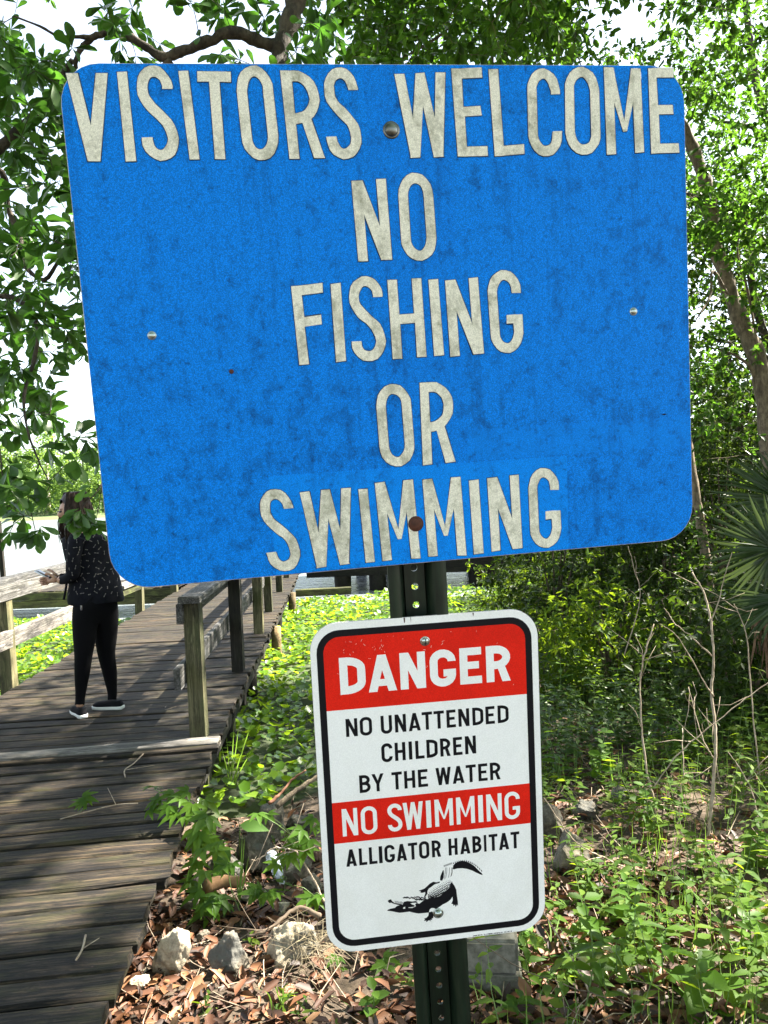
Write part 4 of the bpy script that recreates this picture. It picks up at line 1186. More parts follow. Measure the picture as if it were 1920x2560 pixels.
def twig_leaves(lv, pts, spacing, size, ratio, frac=.35, tip=5, droop=.25):
    pts = np.asarray(pts); seg = np.linalg.norm(np.diff(pts, axis=0), axis=1); L = seg.sum()
    if L < 1e-4: return
    cum = np.concatenate([[0], np.cumsum(seg)])
    n = int(L * (1 - frac) / spacing)
    for i in range(n + tip):
        t = L if i >= n else frac * L + i * spacing
        p = np.array([np.interp(t, cum, pts[:, k]) for k in range(3)])
        q = np.array([np.interp(min(t + .02, L), cum, pts[:, k]) for k in range(3)]); q0 = np.array([np.interp(max(t - .02, 0), cum, pts[:, k]) for k in range(3)])
        tg = unit(q - q0); r = rng.normal(0, 1, 3); r = unit(r - tg * (r @ tg))
        d = unit(tg * (.7 if i < n else .35) + r * .85 + np.array([0, 0, -droop]))
        nn = np.array([0, 0, 1.0]) + rng.normal(0, .45, 3)
        l = size * rng.uniform(.65, 1.2)
        lv.add(p, d, nn, l, l * ratio * rng.uniform(.85, 1.15))
def grow(nodes, targets, rtip=.0012, k=.010, arch=.12, wob=.03):
    """joins every target to the nearest bit of branch; returns the twigs"""
    T = [np.array(t) for t in targets]
    A = np.zeros((len(nodes) + 40 * len(T) + 10, 3)); RR = np.zeros(len(A)); m = len(nodes)
    A[:m] = [np.array(p) for p, r in nodes]; RR[:m] = [r for p, r in nodes]
    dist = [np.min(np.sum((A[:m] - t) ** 2, axis=1)) for t in T]
    out = []
    for i in np.argsort(dist):
        t = T[i]; dd = np.sum((A[:m] - t) ** 2, axis=1)
        j = int(np.argmin(dd)); p = A[j].copy(); d = math.sqrt(dd[j])
        if d < .02: continue
        mid = (p + t) / 2 + np.array([0, 0, arch * d]) + rng.normal(0, .10 * d, 3)
        n = min(30, max(4, int(d / .07)))
        s = np.linspace(0, 1, n)[:, None]
        pts = (1 - s) ** 2 * p + 2 * (1 - s) * s * mid + s ** 2 * t
        pts[1:-1] += rng.normal(0, wob * d / n * 2, (n - 2, 3))
        r0 = min(RR[j] * .75, rtip + k * d)
        rad = np.linspace(max(r0, rtip), rtip, n)
        out.append((pts, rad))
        A[m:m + n - 1] = pts[1:]; RR[m:m + n - 1] = rad[1:]; m += n - 1
    return out
def tubes(name, tw, mat, parent, seg=5):
    mb = MB()
    for pts, rad in tw: mb.tube(pts, rad, seg, cap=False)
    return mb.build(name, mat, parent, True)
def leaves_obj(name, lv, mat, parent, tpl=LEAF, sel=None):
    P, D, N, L, Wd = lv if isinstance(lv, (list, tuple)) else lv.arr()
    if sel is None and name == 'crown': sel = shade_keep(P)
    if sel is not None: P, D, N, L, Wd = P[sel], D[sel], N[sel], L[sel], Wd[sel]
    if len(P) == 0: return None
    me = inst_mesh(name, tpl[0], tpl[1], P, D, N, L, Wd)
    return link(name, me, parent, mat)
def leaf_parts(lv, maxn, root, tpl, mat, mat_bulk, bulkname='foliage', ratio=None):
    """the maxn leaves that show largest become objects, the rest one mesh; root is at the world origin"""
    P, D, N, L, Wd = lv.arr()
    sx, sy, sz = screen(P)
    vis = (sz > .2) & (sx > -10) & (sx < 1930) & (sy > -10) & (sy < 2570)
    beh = (sx > 200) & (sx < 1700) & (sy > 180) & (sy < 1440)
    score = np.where(vis & ~beh, L / np.maximum(sz, .2), 0)
    order = np.argsort(-score)[:maxn]; order = [i for i in order if score[i] > 0]
    base = [inst_mesh('leaf', np.array(tpl[0]) * np.array([1, w, 1]), tpl[1], [[0, 0, 0]], [[1, 0, 0]], [[0, 0, 1]], 1, 1) for w in (.95, 1.0, 1.08)]
    for me in base: me.materials.append(mat)
    for q, i in enumerate(order):
        o = bpy.data.objects.new('leaf', base[q % 3]); COL.objects.link(o); o.parent = root
        d = Vector(D[i]).normalized(); s = Vector(N[i]).cross(d).normalized(); n = d.cross(s)
        M = Matrix((d * L[i], s * Wd[i], n * L[i])).transposed().to_4x4(); M.translation = Vector(P[i]) - root.location
        o.matrix_local = M
    rest = np.setdiff1d(np.arange(len(P)), order)
    if len(rest):
        me = inst_mesh(bulkname, tpl[0], tpl[1], P[rest] - np.array(root.location), D[rest], N[rest], L[rest], Wd[rest])
        o = link(bulkname, me, root, mat_bulk); o['kind'] = 'stuff'

# ------------------------------------------------------------------ water hyacinths on the water
def hyacinths():
    n = 66000
    x = rng.uniform(-13, 3.6, n); y = rng.uniform(3.6, 15.0, n)
    h = height(x, y)
    edge = np.where(x < -2.6, 12.6, 14.3) + .35 * np.sin(x * 1.7) + .2 * np.sin(x * 4.3)
    keep = (h < .03) & (y < edge) & ~((x > np.interp(y, [0, 5, 14], [-3.1, -3.3, -3.75])) & (x < np.interp(y, [0, 5, 14], [-1.35, -1.3, -1.9])))
    keep &= ~((x < -4) & (rng.random(n) < .0))
    fld = np.sin(x * 2.1 + 1.3 * np.sin(y * 1.7)) * np.sin(y * 2.6 + np.sin(x * 1.4))
    keep &= rng.random(n) < (.82 + .18 * fld)
    x, y = x[keep], y[keep]; n = len(x)
    z = rng.uniform(.05, .15, n) + .05 * fld[keep]
    a = rng.uniform(0, 2 * math.pi, n); tilt = rng.normal(.25, .35, n)
    D = np.stack([np.cos(a) * np.cos(tilt), np.sin(a) * np.cos(tilt), np.sin(tilt)], 1)
    N = np.stack([-np.cos(a) * np.sin(tilt), -np.sin(a) * np.sin(tilt), np.cos(tilt)], 1) + rng.normal(0, .22, (n, 3))
    L = rng.uniform(.045, .095, n)
    me = inst_mesh('water_hyacinths', ROUND[0], ROUND[1], np.stack([x, y, z], 1), D, N, L, L * rng.uniform(.75, 1.0, n))
    tag(link('water_hyacinths', me, None, ML_mat), 'bright green carpet of water hyacinths floating beside the boardwalk', 'water plants', kind='stuff')
hyacinths()
gx_ = np.arange(-13, 3.7, .25); gy_ = np.arange(3.4, 14.3, .25)
M_muck = plain('plant_debris', (.018, .028, .010), .9, nscale=8, c2=(.045, .06, .02), rnd=False)
def muckz(x, y):
    edge = np.where(x < -2.6, 12.5, 14.0) + .35 * np.sin(x * 1.7) + .2 * np.sin(x * 4.3)
    return np.where(y < edge, .02, -.3)
grid_sheet('plant_debris_layer', gx_, gy_, muckz, M_muck)  # dark debris sheet added to keep bright water reflections out of the gaps

# ------------------------------------------------------------------ dead leaves on the ground
def litter():
    n = 26000
    x = np.concatenate([rng.uniform(-1.3, 5, n), rng.uniform(-1.2, 1.2, 9000)]); y = np.concatenate([rng.uniform(1.0, 9, n), rng.uniform(1.9, 3.2, 9000)])
    h = height(x, y); k = (h > .045) & (x > -1.25)
    patch = np.sin(x * 3.1 + 2 * np.sin(y * 1.3)) + np.sin(y * 4.2 + x)
    k &= rng.random(len(x)) < np.clip(.62 + .3 * patch, .15, 1)
    x, y, h = x[k], y[k], h[k]; n = len(x)
    a = rng.uniform(0, 2 * math.pi, n); t = rng.normal(0, .3, n)
    D = np.stack([np.cos(a) * np.cos(t), np.sin(a) * np.cos(t), np.sin(t)], 1)
    N = np.array([0, 0, 1.0]) + rng.normal(0, .42, (n, 3))
    L = rng.uniform(.03, .085, n)
    T = np.array(LEAF[0]) * np.array([1, 1, 1.5])
    me = inst_mesh('leaf_litter', T, LEAF[1], np.stack([x, y, h + rng.uniform(.002, .03, n)], 1), D, N, L, L * rng.uniform(.3, .5, n), False)
    tag(link('leaf_litter', me, None, ML_dead), 'brown dead leaves covering the bank around the sign post', 'leaf litter', kind='stuff')
    m_ = 2600; x = rng.uniform(-1.0, 4.5, m_); y = rng.uniform(1.8, 7, m_); h = height(x, y); k = h > .05; x, y, h = x[k], y[k], h[k]
    a = rng.uniform(0, math.pi, len(x)); mb = MB()
    for xx_, yy_, hh_, aa in zip(x, y, h, a):
        l = rng.uniform(.05, .28); d = np.array([math.cos(aa), math.sin(aa), rng.uniform(-.1, .25)]) * l
        p = np.array([xx_, yy_, hh_ + .012]); mb.tube([p, p + d * .5 + rng.normal(0, .01, 3), p + d], [.0025, .002, .001], 3, cap=False)
    tag(mb.build('twig_litter', M_twig), 'thin dry twigs scattered over the dead leaves on the bank', 'twig litter', kind='stuff')
litter()

# ------------------------------------------------------------------ low green undergrowth on the bank (uncountable)
def undergrowth():
    lv = Leaves(); gl = Leaves(); stems = []
    def plant(x, y, hgt, ls, nn):
        z = gz(x, y); lean = rng.normal(0, .12, 2)
        top = np.array([x + lean[0] * hgt * 2, y + lean[1] * hgt * 2, z + hgt])
        b0 = np.array([x, y, z - .01]); mid = (b0 + top) / 2 + np.append(rng.normal(0, .03, 2), .02)
        stems.append((np.array([b0, mid, top]), np.array([.0022, .0017, .001])))
        for i in range(nn):
            t = .25 + .75 * i / max(1, nn - 1)
            p = (1 - t) ** 2 * b0 + 2 * t * (1 - t) * mid + t * t * top
            a = i * 2.4 + rng.uniform(0, 1)
            for s in (0, math.pi):
                d = np.array([math.cos(a + s), math.sin(a + s), rng.uniform(-.15, .4)])
                l = ls * rng.uniform(.4, 1.3) * (1.1 - .4 * t)
                lv.add(p, d, np.array([0, 0, 1.]) + rng.normal(0, .3, 3), l, l * rng.uniform(.32, .5))
    def field(n, x0, x1, y0, y1, h0, h1, ls, nn, dens):
        for _ in range(n):
            x, y = rng.uniform(x0, x1), rng.uniform(y0, y1)
            if gz(x, y) < .05: continue
            f = .5 + .5 * math.sin(x * 2.6 + 1.7 * math.sin(y * 1.9)) * math.sin(y * 2.9 + x)
            if rng.random() > dens(x, y) * (.35 + .9 * f): continue
            plant(x, y, rng.uniform(h0, h1) * (.6 + .6 * f), ls, nn)
    right = lambda x, y: min(1, max(0, (x - .25) / .8)) * (1.0 if y > 2.3 else .6)
    field(620, .1, 2.8, 2.0, 5.0, .08, .34, .07, 6, lambda x, y: .75 * right(x, y) + (.25 if x > 0 else .05))
    field(2000, .2, 4.8, 4.2, 8.5, .14, .48, .08, 7, lambda x, y: 1.2)
    field(1500, 1.2, 7, 8, 14, .3, .9, .10, 8, lambda x, y: 1.3)
    field(120, -.7, .5, 2.2, 4.2, .05, .18, .055, 4, lambda x, y: .5)
    # grasses
    for _ in range(5200):
        x, y = rng.uniform(.2, 4.5), rng.uniform(1.9, 7.5)
        if gz(x, y) < .06: continue
        f = math.sin(x * 4.1 + y) * math.sin(y * 3.3 - x * 1.2)
        if f < -.1: continue
        z = gz(x, y); a = rng.uniform(0, 6.28)
        gl.add(np.array([x, y, z]), np.array([math.cos(a) * .5, math.sin(a) * .5, 1]), np.array([math.cos(a), math.sin(a), .2]), rng.uniform(.08, .26), rng.uniform(.003, .006))
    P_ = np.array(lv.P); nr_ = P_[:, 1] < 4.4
    o = leaves_obj('undergrowth_painted_shade', lv.arr(), ML_herb_shade, None, LANCE, ~nr_); tag(o, 'weeds on the far part of the bank with shade painted into their leaf colour', 'undergrowth', kind='stuff')
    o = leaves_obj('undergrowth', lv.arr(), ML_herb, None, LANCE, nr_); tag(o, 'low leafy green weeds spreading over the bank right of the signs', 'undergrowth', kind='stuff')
    mb = MB()
    for p, r in stems: mb.tube(p, r, 3, cap=False)
    tag(mb.build('weed_stems', M_stem), 'thin green stems of the low weeds on the bank', 'weed stems', kind='stuff')
    o = leaves_obj('grass', gl, ML_grass, None, BLADE); tag(o, 'fine green grass blades growing among the weeds', 'grass', kind='stuff')
undergrowth()
# ------------------------------------------------------------------ overhanging oak in the foreground
ORG = (-3.6, 2.4, .3)
oak = empty('oak_tree', ORG)
tag(oak, 'overhanging oak whose gnarled limb and hanging leafy twigs frame the left of the blue sign', 'tree')
def put_local(o, root):      # geometry was made in world coordinates
    o.location = -Vector(root.location)
def limb(name, pts, r0, r1, root, mat=M_bark, seg=10, n=9, rough=.06, lump=.0):
    P = curve_pts(pts, n); k = len(P)
    P[1:-1] += rng.normal(0, lump, (k - 2, 3))
    r = np.linspace(r0, r1, k) * (1 + .10 * np.sin(np.arange(k) * 1.3) + rng.normal(0, .03, k))
    mb = MB(); mb.tube(P, r, seg, rough=rough); o = mb.build(name, mat, root, True); put_local(o, root)
    return [(p, rr) for p, rr in zip(P, r)]
nodes = []
trunk = [(-3.7, 2.3, .1), (-3.75, 2.35, 1.3), (-3.6, 2.5, 2.8), (-3.2, 2.7, 4.3), (-2.2, 2.8, 5.2), (-1.0, 2.75, 5.35), tuple(W(800, -160, 2.75))]
nodes += limb('trunk', trunk, .17, .046, oak)
main = [W(800, -160, 2.75), W(745, -20, 2.72), W(728, 46, 2.7), W(703, 115, 2.68), W(692, 165, 2.66), W(672, 260, 2.6), W(610, 420, 2.6), W(560, 640, 2.62), W(500, 900, 2.65)]
nodes += limb('limb', main, .040, .018, oak, n=5, lump=.003)
b1 = [W(703, 118, 2.68), W(650, 104, 2.66), W(590, 80, 2.62), W(520, 103, 2.6), W(452, 130, 2.6), W(408, 143, 2.6), W(372, 122, 2.6), W(328, 95, 2.6), W(280, 82, 2.62), W(236, 92, 2.62), W(204, 120, 2.64), W(186, 165, 2.66), W(160, 215, 2.68)]
nodes += limb('branch', b1, .0235, .007, oak, n=5, lump=.002)
nodes += limb('branch', [W(232, 93, 2.62), W(188, 92, 2.6), W(145, 90, 2.6), W(100, 66, 2.58), W(36, 41, 2.56)], .008, .003, oak, seg=6, n=4)
nodes += limb('branch', [W(428, 150, 2.6), W(400, 175, 2.62), W(330, 240, 2.8), W(230, 330, 2.9)], .014, .006, oak, seg=7, n=4)
b2 = [W(-140, 520, 2.7), W(-60, 420, 2.7), W(5, 365, 2.7), W(60, 315, 2.7), W(105, 275, 2.7), W(142, 240, 2.7), W(158, 190, 2.7), W(180, 150, 2.66)]
nodes += limb('branch', b2, .026, .010, oak, seg=8, n=4)
b3 = [W(-60, 420, 2.7), W(5, 430, 2.75), W(20, 520, 2.8), W(50, 590, 2.8), W(60, 660, 2.75), W(110, 700, 2.7), W(150, 650, 2.7), W(190, 635, 2.8)]
nodes += limb('branch', b3, .014, .006, oak, seg=6, n=4)
b4 = [W(-80, 760, 2.5), W(0, 740, 2.6), W(60, 760, 2.6), W(95, 820, 2.6), W(85, 900, 2.6), W(60, 990, 2.55), W(70, 1080, 2.5), W(100, 1160, 2.45)]
nodes += limb('branch', b4, .012, .003, oak, seg=6, n=4)
nodes += limb('branch', [W(100, 1160, 2.45), W(118, 1195, 2.44), W(125, 1210, 2.44), W(118, 1228, 2.44)], .0025, .0014, oak, seg=5, n=4)
nodes += limb('branch', [W(98, 1160, 2.45), W(78, 1210, 2.44), W(70, 1240, 2.43), W(80, 1290, 2.42), W(88, 1325, 2.41)], .0024, .0014, oak, seg=5, n=4)
nodes += limb('branch', [W(290, 1130, 2.3), W(256, 1205, 2.25), W(238, 1235, 2.22), W(212, 1260, 2.2), W(200, 1285, 2.2)], .0026, .0015, oak, seg=5, n=4)
nodes += limb('branch', [W(256, 1205, 2.25), W(250, 1250, 2.24), W(240, 1300, 2.22)], .0018, .0012, oak, seg=5, n=4)
nodes += limb('branch', [W(500, 900, 2.65), W(400, 1000, 2.5), W(330, 1080, 2.4), W(290, 1130, 2.3)], .010, .0026, oak, seg=5, n=4)
nodes += limb('branch', [W(-30, 1020, 2.3), W(-5, 1100, 2.3), W(5, 1180, 2.3), W(12, 1230, 2.3)], .004, .0018, oak, seg=5, n=4)
tg = []
def tpx(px, py, d0=2.25, d1=3.2): tg.append(W(px, py, rng.uniform(d0, d1)))
def leftedge(y): return 140 + .1093 * (y - 157)
for _ in range(250):     # left column
    y = rng.uniform(60, 1090); w_ = leftedge(y) + 25
    x = rng.uniform(-60, w_)
    if y < 150 and 40 < x: continue
    if y > 880 and x > 160: continue
    tpx(x, y)
for p in ((20, 1210), (45, 1250), (60, 1290), (10, 1260), (85, 1200), (120, 1120), (160, 1090), (190, 1150), (215, 1100), (40, 1140), (10, 1080), (205, 1085), (240, 1130), (25, 1330)): tpx(*p, 2.35, 2.6)
for p in ((285, 60), (270, 30), (300, 95), (260, 15), (330, 20), (450, -20), (480, 10), (520, -10), (560, 20), (600, 30), (640, 10), (660, 45), (700, 30), (545, 45), (790, 20), (760, 60), (800, 70), (740, 130), (770, 120), (400, 110), (340, 140), (300, 125), (180, 120), (60, 130), (20, 110), (100, 150), (550, 135), (600, 150), (800, 140), (820, 30), (835, 90)): tpx(*p, 2.4, 2.9)
for _ in range(40):      # off frame and behind the sign
    tg.append(np.array([rng.uniform(-3.6, -.6), rng.uniform(2.0, 3.4), rng.uniform(2.6, 5.4)]))
tw = grow(nodes, tg, .0012, .006, .05)
o = tubes('twigs', tw, M_bark, oak, 5); put_local(o, oak); o['kind'] = 'stuff'
lv = Leaves()
for pts, rad in tw: twig_leaves(lv, pts, .027, .072, .44, .2, 7, .4)
def whorl(px, py, d, n, size=.07, rad=1.0):
    c = W(px, py, d)
    for k in range(n):
        a = rng.uniform(0, 6.28); v = Rv * math.cos(a) + (-Uv) * (abs(math.sin(a)) * .7 + .2 * math.sin(a)) + Fv * rng.uniform(-.8, .5)
        lv.add(c + rng.normal(0, .006, 3), unit(v), -Fv * .7 + np.array([0, 0, .8]) + rng.normal(0, .4, 3), size * rng.uniform(.7, 1.15), size * .42 * rng.uniform(.85, 1.15))
whorl(88, 1335, 2.41, 14, .068)
whorl(98, 1318, 2.41, 4, .06)
whorl(200, 1283, 2.2, 12, .062); whorl(186, 1300, 2.2, 9, .055); whorl(228, 1310, 2.22, 12, .055); whorl(208, 1275, 2.2, 6, .055); whorl(250, 1315, 2.22, 6, .05)
whorl(250, 1245, 2.22, 3, .05); whorl(228, 1215, 2.22, 3, .05)
whorl(30, 1215, 2.3, 12, .075); whorl(60, 1180, 2.4, 9, .075); whorl(70, 1240, 2.42, 9, .07); whorl(20, 1160, 2.3, 8, .07)
leaf_parts(lv, 300, oak, OAK, ML_oak_o, ML_oak)

# ------------------------------------------------------------------ generic woodland tree
def tree(name, label, limbs, targets, lsize, ratio, spacing, mat, tip=6, barkm=M_bark2, cat='tree', frac=.2, k=.010, tpl=LEAF, group=None, droop=.25, sub=0, sr=.2):
    base = limbs[0][0][0]
    root = empty(name, tuple(base)); tag(root, label, cat, group)
    nn = []
    for i, (pts, r0, r1) in enumerate(limbs):
        nn += limb('trunk' if i == 0 else 'branch', pts, r0, r1, root, barkm, 9 if r0 > .03 else 6, 6)
    tw = grow(nn, targets, .0015, k, .06)
    if sub:
        n2 = [(q, rr) for pts, rad in tw for q, rr in zip(pts, rad)]
        t2 = [t + rng.normal(0, sr, 3) * [1, 1, .8] for t in targets for _ in range(sub)]
        tw = tw + grow(n2, t2, .0012, .006, .05)
    if tw:
        o = tubes('twigs', tw, barkm, root, 4); put_local(o, root); o['kind'] = 'stuff'
    lv = Leaves()
    for pts, rad in tw: twig_leaves(lv, pts, spacing, lsize, ratio, frac, tip, droop)
    o = leaves_obj('crown', lv, mat, root, tpl); put_local(o, root); o['kind'] = 'stuff'
    return len(lv.P)
def tg_px(n, poly, d0, d1):
    """targets seen inside the picture polygon given as (x0,y0,x1,y1)"""
    x0, y0, x1, y1 = poly
    return [W(rng.uniform(x0, x1), rng.uniform(y0, y1), rng.uniform(d0, d1)) for _ in range(n)]
def tg_box(n, x0, x1, y0, y1, z0, z1):
    return [np.array([rng.uniform(x0, x1), rng.uniform(y0, y1), rng.uniform(z0, z1)]) for _ in range(n)]

# leaning tree whose bare trunk shows right of the sign
lt = [W(1990, 1500, 6.0), W(1935, 1200, 6.2), W(1912, 1010, 6.3), W(1895, 900, 6.35), W(1850, 800, 6.4), W(1812, 690, 6.45), W(1786, 600, 6.5), W(1772, 490, 6.5), W(1738, 385, 6.6), W(1700, 305, 6.6), W(1650, 262, 6.65), W(1570, 232, 6.7), W(1470, 215, 6.8)]
lt0 = lt[0].copy(); lt0[2] = gz(lt0[0], lt0[1]) - .05
ltree = [([lt0] + lt, .092, .036),
         ([W(1786, 600, 6.5), W(1750, 505, 6.5), W(1720, 485, 6.4), W(1690, 480, 6.3)], .03, .01),
         ([W(1895, 1000, 6.35), W(1880, 925, 6.3), W(1840, 890, 6.3), W(1790, 870, 6.2)], .022, .007),
         ([W(1905, 930, 6.35), W(1870, 730, 6.2), W(1845, 640, 6.1), W(1850, 560, 6.0)], .012, .005),
         ([W(1850, 800, 6.4), W(1785, 680, 6.3), W(1775, 740, 6.2), W(1740, 800, 6.0)], .02, .006)]
T = tg_px(26, (1760, 470, 1900, 600), 5.6, 6.3) + tg_px(60, (1700, 420, 1930, 1150), 5.6, 7.0) + tg_px(30, (1660, -120, 1960, 300), 5.8, 7.4) + tg_box(40, 1.6, 4.0, 5.0, 8.0, 5.2, 7.4)
T = [t for t in T if not (1460 < screen(t)[0] < 1665 and -60 < screen(t)[1] < 200)]
N1 = tree('leaning_tree', 'leaning tree with a bare grey-brown curving trunk just right of the blue sign', ltree, T, .064, .5, .030, ML_wood, 7, sub=4, sr=.2)

# canopy tree over the boardwalk (its leaves fill the top of the picture and shade the deck)
ct = [([(5.6, 6.3, gz(5.6, 6.3)), (5.5, 6.3, 1.6), (5.1, 6.1, 4.4), (4.1, 5.9, 6.6), (2.6, 5.4, 7.3), (1.4, 5.4, 7.3)], .17, .06),
      ([(2.6, 5.2, 7.3), (1.9, 5.5, 6.6), tuple(W(1300, -60, 5.6)), tuple(W(1240, 60, 5.5)), tuple(W(1230, 170, 5.4))], .022, .010),
      ([(1.4, 5.4, 7.3), tuple(W(1180, -80, 5.3)), tuple(W(1130, 60, 5.2)), tuple(W(1000, 150, 5.0))], .018, .008),
      ([(1.4, 5.4, 7.3), (.4, 5.4, 7.2), (-.8, 5.2, 6.9), (-2.0, 5.0, 6.7)], .05, .015),
      ([(2.6, 5.4, 7.3), (2.2, 3.8, 7.0), (1.4, 2.7, 6.6), (.3, 2.2, 6.3)], .05, .015),
      ([(2.6, 5.2, 7.3), (2.6, 6.8, 7.2), (1.8, 7.8, 7.0), (.6, 8.2, 6.8)], .05, .015)]
T = tg_px(85, (855, -100, 1400, 150), 4.2, 6.0) + tg_px(9, (1380, -60, 1540, 110), 4.8, 6.2) + tg_px(20, (860, 0, 1000, 150), 4.5, 5.5)
T += tg_box(150, .6, 3.4, 3.0, 8.6, 5.0, 6.6) + tg_box(60, -2.2, 1.0, 4.0, 7.2, 5.6, 6.8)
for _ in range(420):     # unseen foliage added overhead, above the frame, to block skylight
    x, y = rng.uniform(-5.5, 5.5), rng.uniform(-.2, 9.0)
    if x < -2.5 and y > 6: continue
    z = max(5.0, 2.1 + .74 * y + .35) + rng.uniform(0, 1.3)
    if math.sin(x * 2.3 + 1.2 * math.sin(y * 1.6)) * math.sin(y * 2.1 + x * .7) > .55: continue
    T.append(np.array([x, y, z]))
T = [t for t in T if not (1440 < screen(t)[0] < 1650 and -60 < screen(t)[1] < 190)]
T += tg_box(230, .9, 4.2, 7.0, 9.9, 4.3, 6.4)  # clumps added out of sight behind the sign to shade the deck
T = [t for t in T if not (screen(t)[0] < 845 and screen(t)[1] > -120 and screen(t)[1] < 160)]
N2 = tree('canopy_tree', 'spreading tree whose small-leaved canopy hangs along the top edge of the blue sign', ct, T, .074, .48, .034, ML_wood, 6, sub=5, sr=.23)

# right background trees
rt = [('tall_tree', 'tall loose-leaved tree filling the upper right corner above the palmetto', 10.0, (1690, -80, 2000, 620), 5.6, .15, 100),
      ('tall_tree', 'dense tree behind the leaning trunk, level with the middle of the sign', 8.6, (1690, 520, 2000, 1120), 5.2, .12, 120),
      ('tall_tree', 'dark tree closing the gap beside the lower right corner of the blue sign', 9.4, (1660, 960, 1980, 1400), 5.4, .10, 110)]
for (nm, lb, dd, box_, bx, r0, n_) in rt:
    base = W(2120 - (9.4 - dd) * 20, 1500, dd); base[2] = gz(base[0], base[1])
    cx0 = (box_[0] + box_[2]) / 2; cy0 = (box_[1] + box_[3]) / 2
    L_ = [([base, base + np.array([.1, .1, 1.6]), W(2040, cy0 + 200, dd), W(cx0 + 60, cy0, dd), W(cx0, box_[1] - 80, dd)], r0, .03),
          ([W(2040, cy0 + 200, dd), W(1900, cy0 + 60, dd - .4), W(1780, cy0 + 30, dd - .6)], .04, .012)]
    tree(nm, lb, L_, tg_px(n_, box_, dd - 1.2, dd + 1.6), .075, .5, .036, ML_wood if dd > 9.5 else ML_dark, 7, sub=6, sr=.28, barkm=M_bark)

# slender trunk and shrubs of the middle ground
def shrub(name, label, x, y, r, h, n, ls, mat, nst=5, ratio=.45, spacing=.035, cat='shrub', tip=6, low=.1):
    z = gz(x, y); L_ = []
    for k in range(nst):
        a = rng.uniform(0, 6.28); q = rng.uniform(.2, .75) * r
        L_.append(([np.array([x, y, z - .03]) + rng.normal(0, .04, 3) * [1, 1, 0], np.array([x + q * .4 * math.cos(a), y + q * .4 * math.sin(a), z + h * .45]), np.array([x + q * math.cos(a), y + q * math.sin(a), z + h * .85])], .012 + .006 * h, .004))
    T = []
    while len(T) < n:
        p = rng.uniform(-1, 1, 3)
        if p @ p > 1: continue
        T.append(np.array([x + p[0] * r, y + p[1] * r, z + h * (low + (1 - low) * (.5 + .5 * p[2]))]))
    root = empty(name, (x, y, z)); tag(root, label, cat)
    nn = []
    for pts, r0, r1 in L_: nn += limb('stem', pts, r0, r1, root, M_twigd, 5, 4)
    tw = grow(nn, T, .0012, .008, .05)
    t2 = [t + rng.normal(0, .16, 3) for t in T for _ in range(4)]
    t2 = [t for t in t2 if t[2] > z + .03]
    tw = tw + grow([(q, rr) for pts, rad in tw for q, rr in zip(pts, rad)], t2, .001, .005, .05)
    o = tubes('twigs', tw, M_twigd, root, 3); put_local(o, root); o['kind'] = 'stuff'
    lv = Leaves()
    for pts, rad in tw: twig_leaves(lv, pts, spacing, ls, ratio, .2, tip, .3)
    o = leaves_obj('foliage', lv, mat, root); put_local(o, root); o['kind'] = 'stuff'
def at_px(px, py, d):
    p = W(px, py, d); return p[0], p[1]
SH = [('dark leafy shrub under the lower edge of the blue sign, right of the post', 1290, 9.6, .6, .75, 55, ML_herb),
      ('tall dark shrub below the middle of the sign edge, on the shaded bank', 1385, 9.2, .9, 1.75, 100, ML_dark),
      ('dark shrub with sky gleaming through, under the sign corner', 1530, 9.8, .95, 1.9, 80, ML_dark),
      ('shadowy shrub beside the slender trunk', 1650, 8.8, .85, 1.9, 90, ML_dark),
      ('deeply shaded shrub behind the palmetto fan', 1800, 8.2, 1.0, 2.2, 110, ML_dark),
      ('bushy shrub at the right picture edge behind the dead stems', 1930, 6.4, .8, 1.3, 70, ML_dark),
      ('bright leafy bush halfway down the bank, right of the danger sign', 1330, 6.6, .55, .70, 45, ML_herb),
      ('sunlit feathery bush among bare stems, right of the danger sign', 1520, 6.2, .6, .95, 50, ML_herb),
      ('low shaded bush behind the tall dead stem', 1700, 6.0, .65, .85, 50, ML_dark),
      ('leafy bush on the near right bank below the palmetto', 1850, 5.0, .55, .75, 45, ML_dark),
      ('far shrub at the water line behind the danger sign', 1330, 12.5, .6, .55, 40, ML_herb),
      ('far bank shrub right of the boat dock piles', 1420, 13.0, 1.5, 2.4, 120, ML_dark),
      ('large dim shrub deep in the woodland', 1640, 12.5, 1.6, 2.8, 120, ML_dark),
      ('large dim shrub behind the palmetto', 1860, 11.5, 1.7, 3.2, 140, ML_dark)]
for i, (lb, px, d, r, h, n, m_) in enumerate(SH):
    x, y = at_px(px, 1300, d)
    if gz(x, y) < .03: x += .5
    shrub('shrub', lb, x, y, r, h, n, (.075 if m_ is ML_dark else .07) if d < 10 else .10, m_, 5 if d < 10 else 4, .45 if i % 2 else .36, .04, tip=6, low=.05)
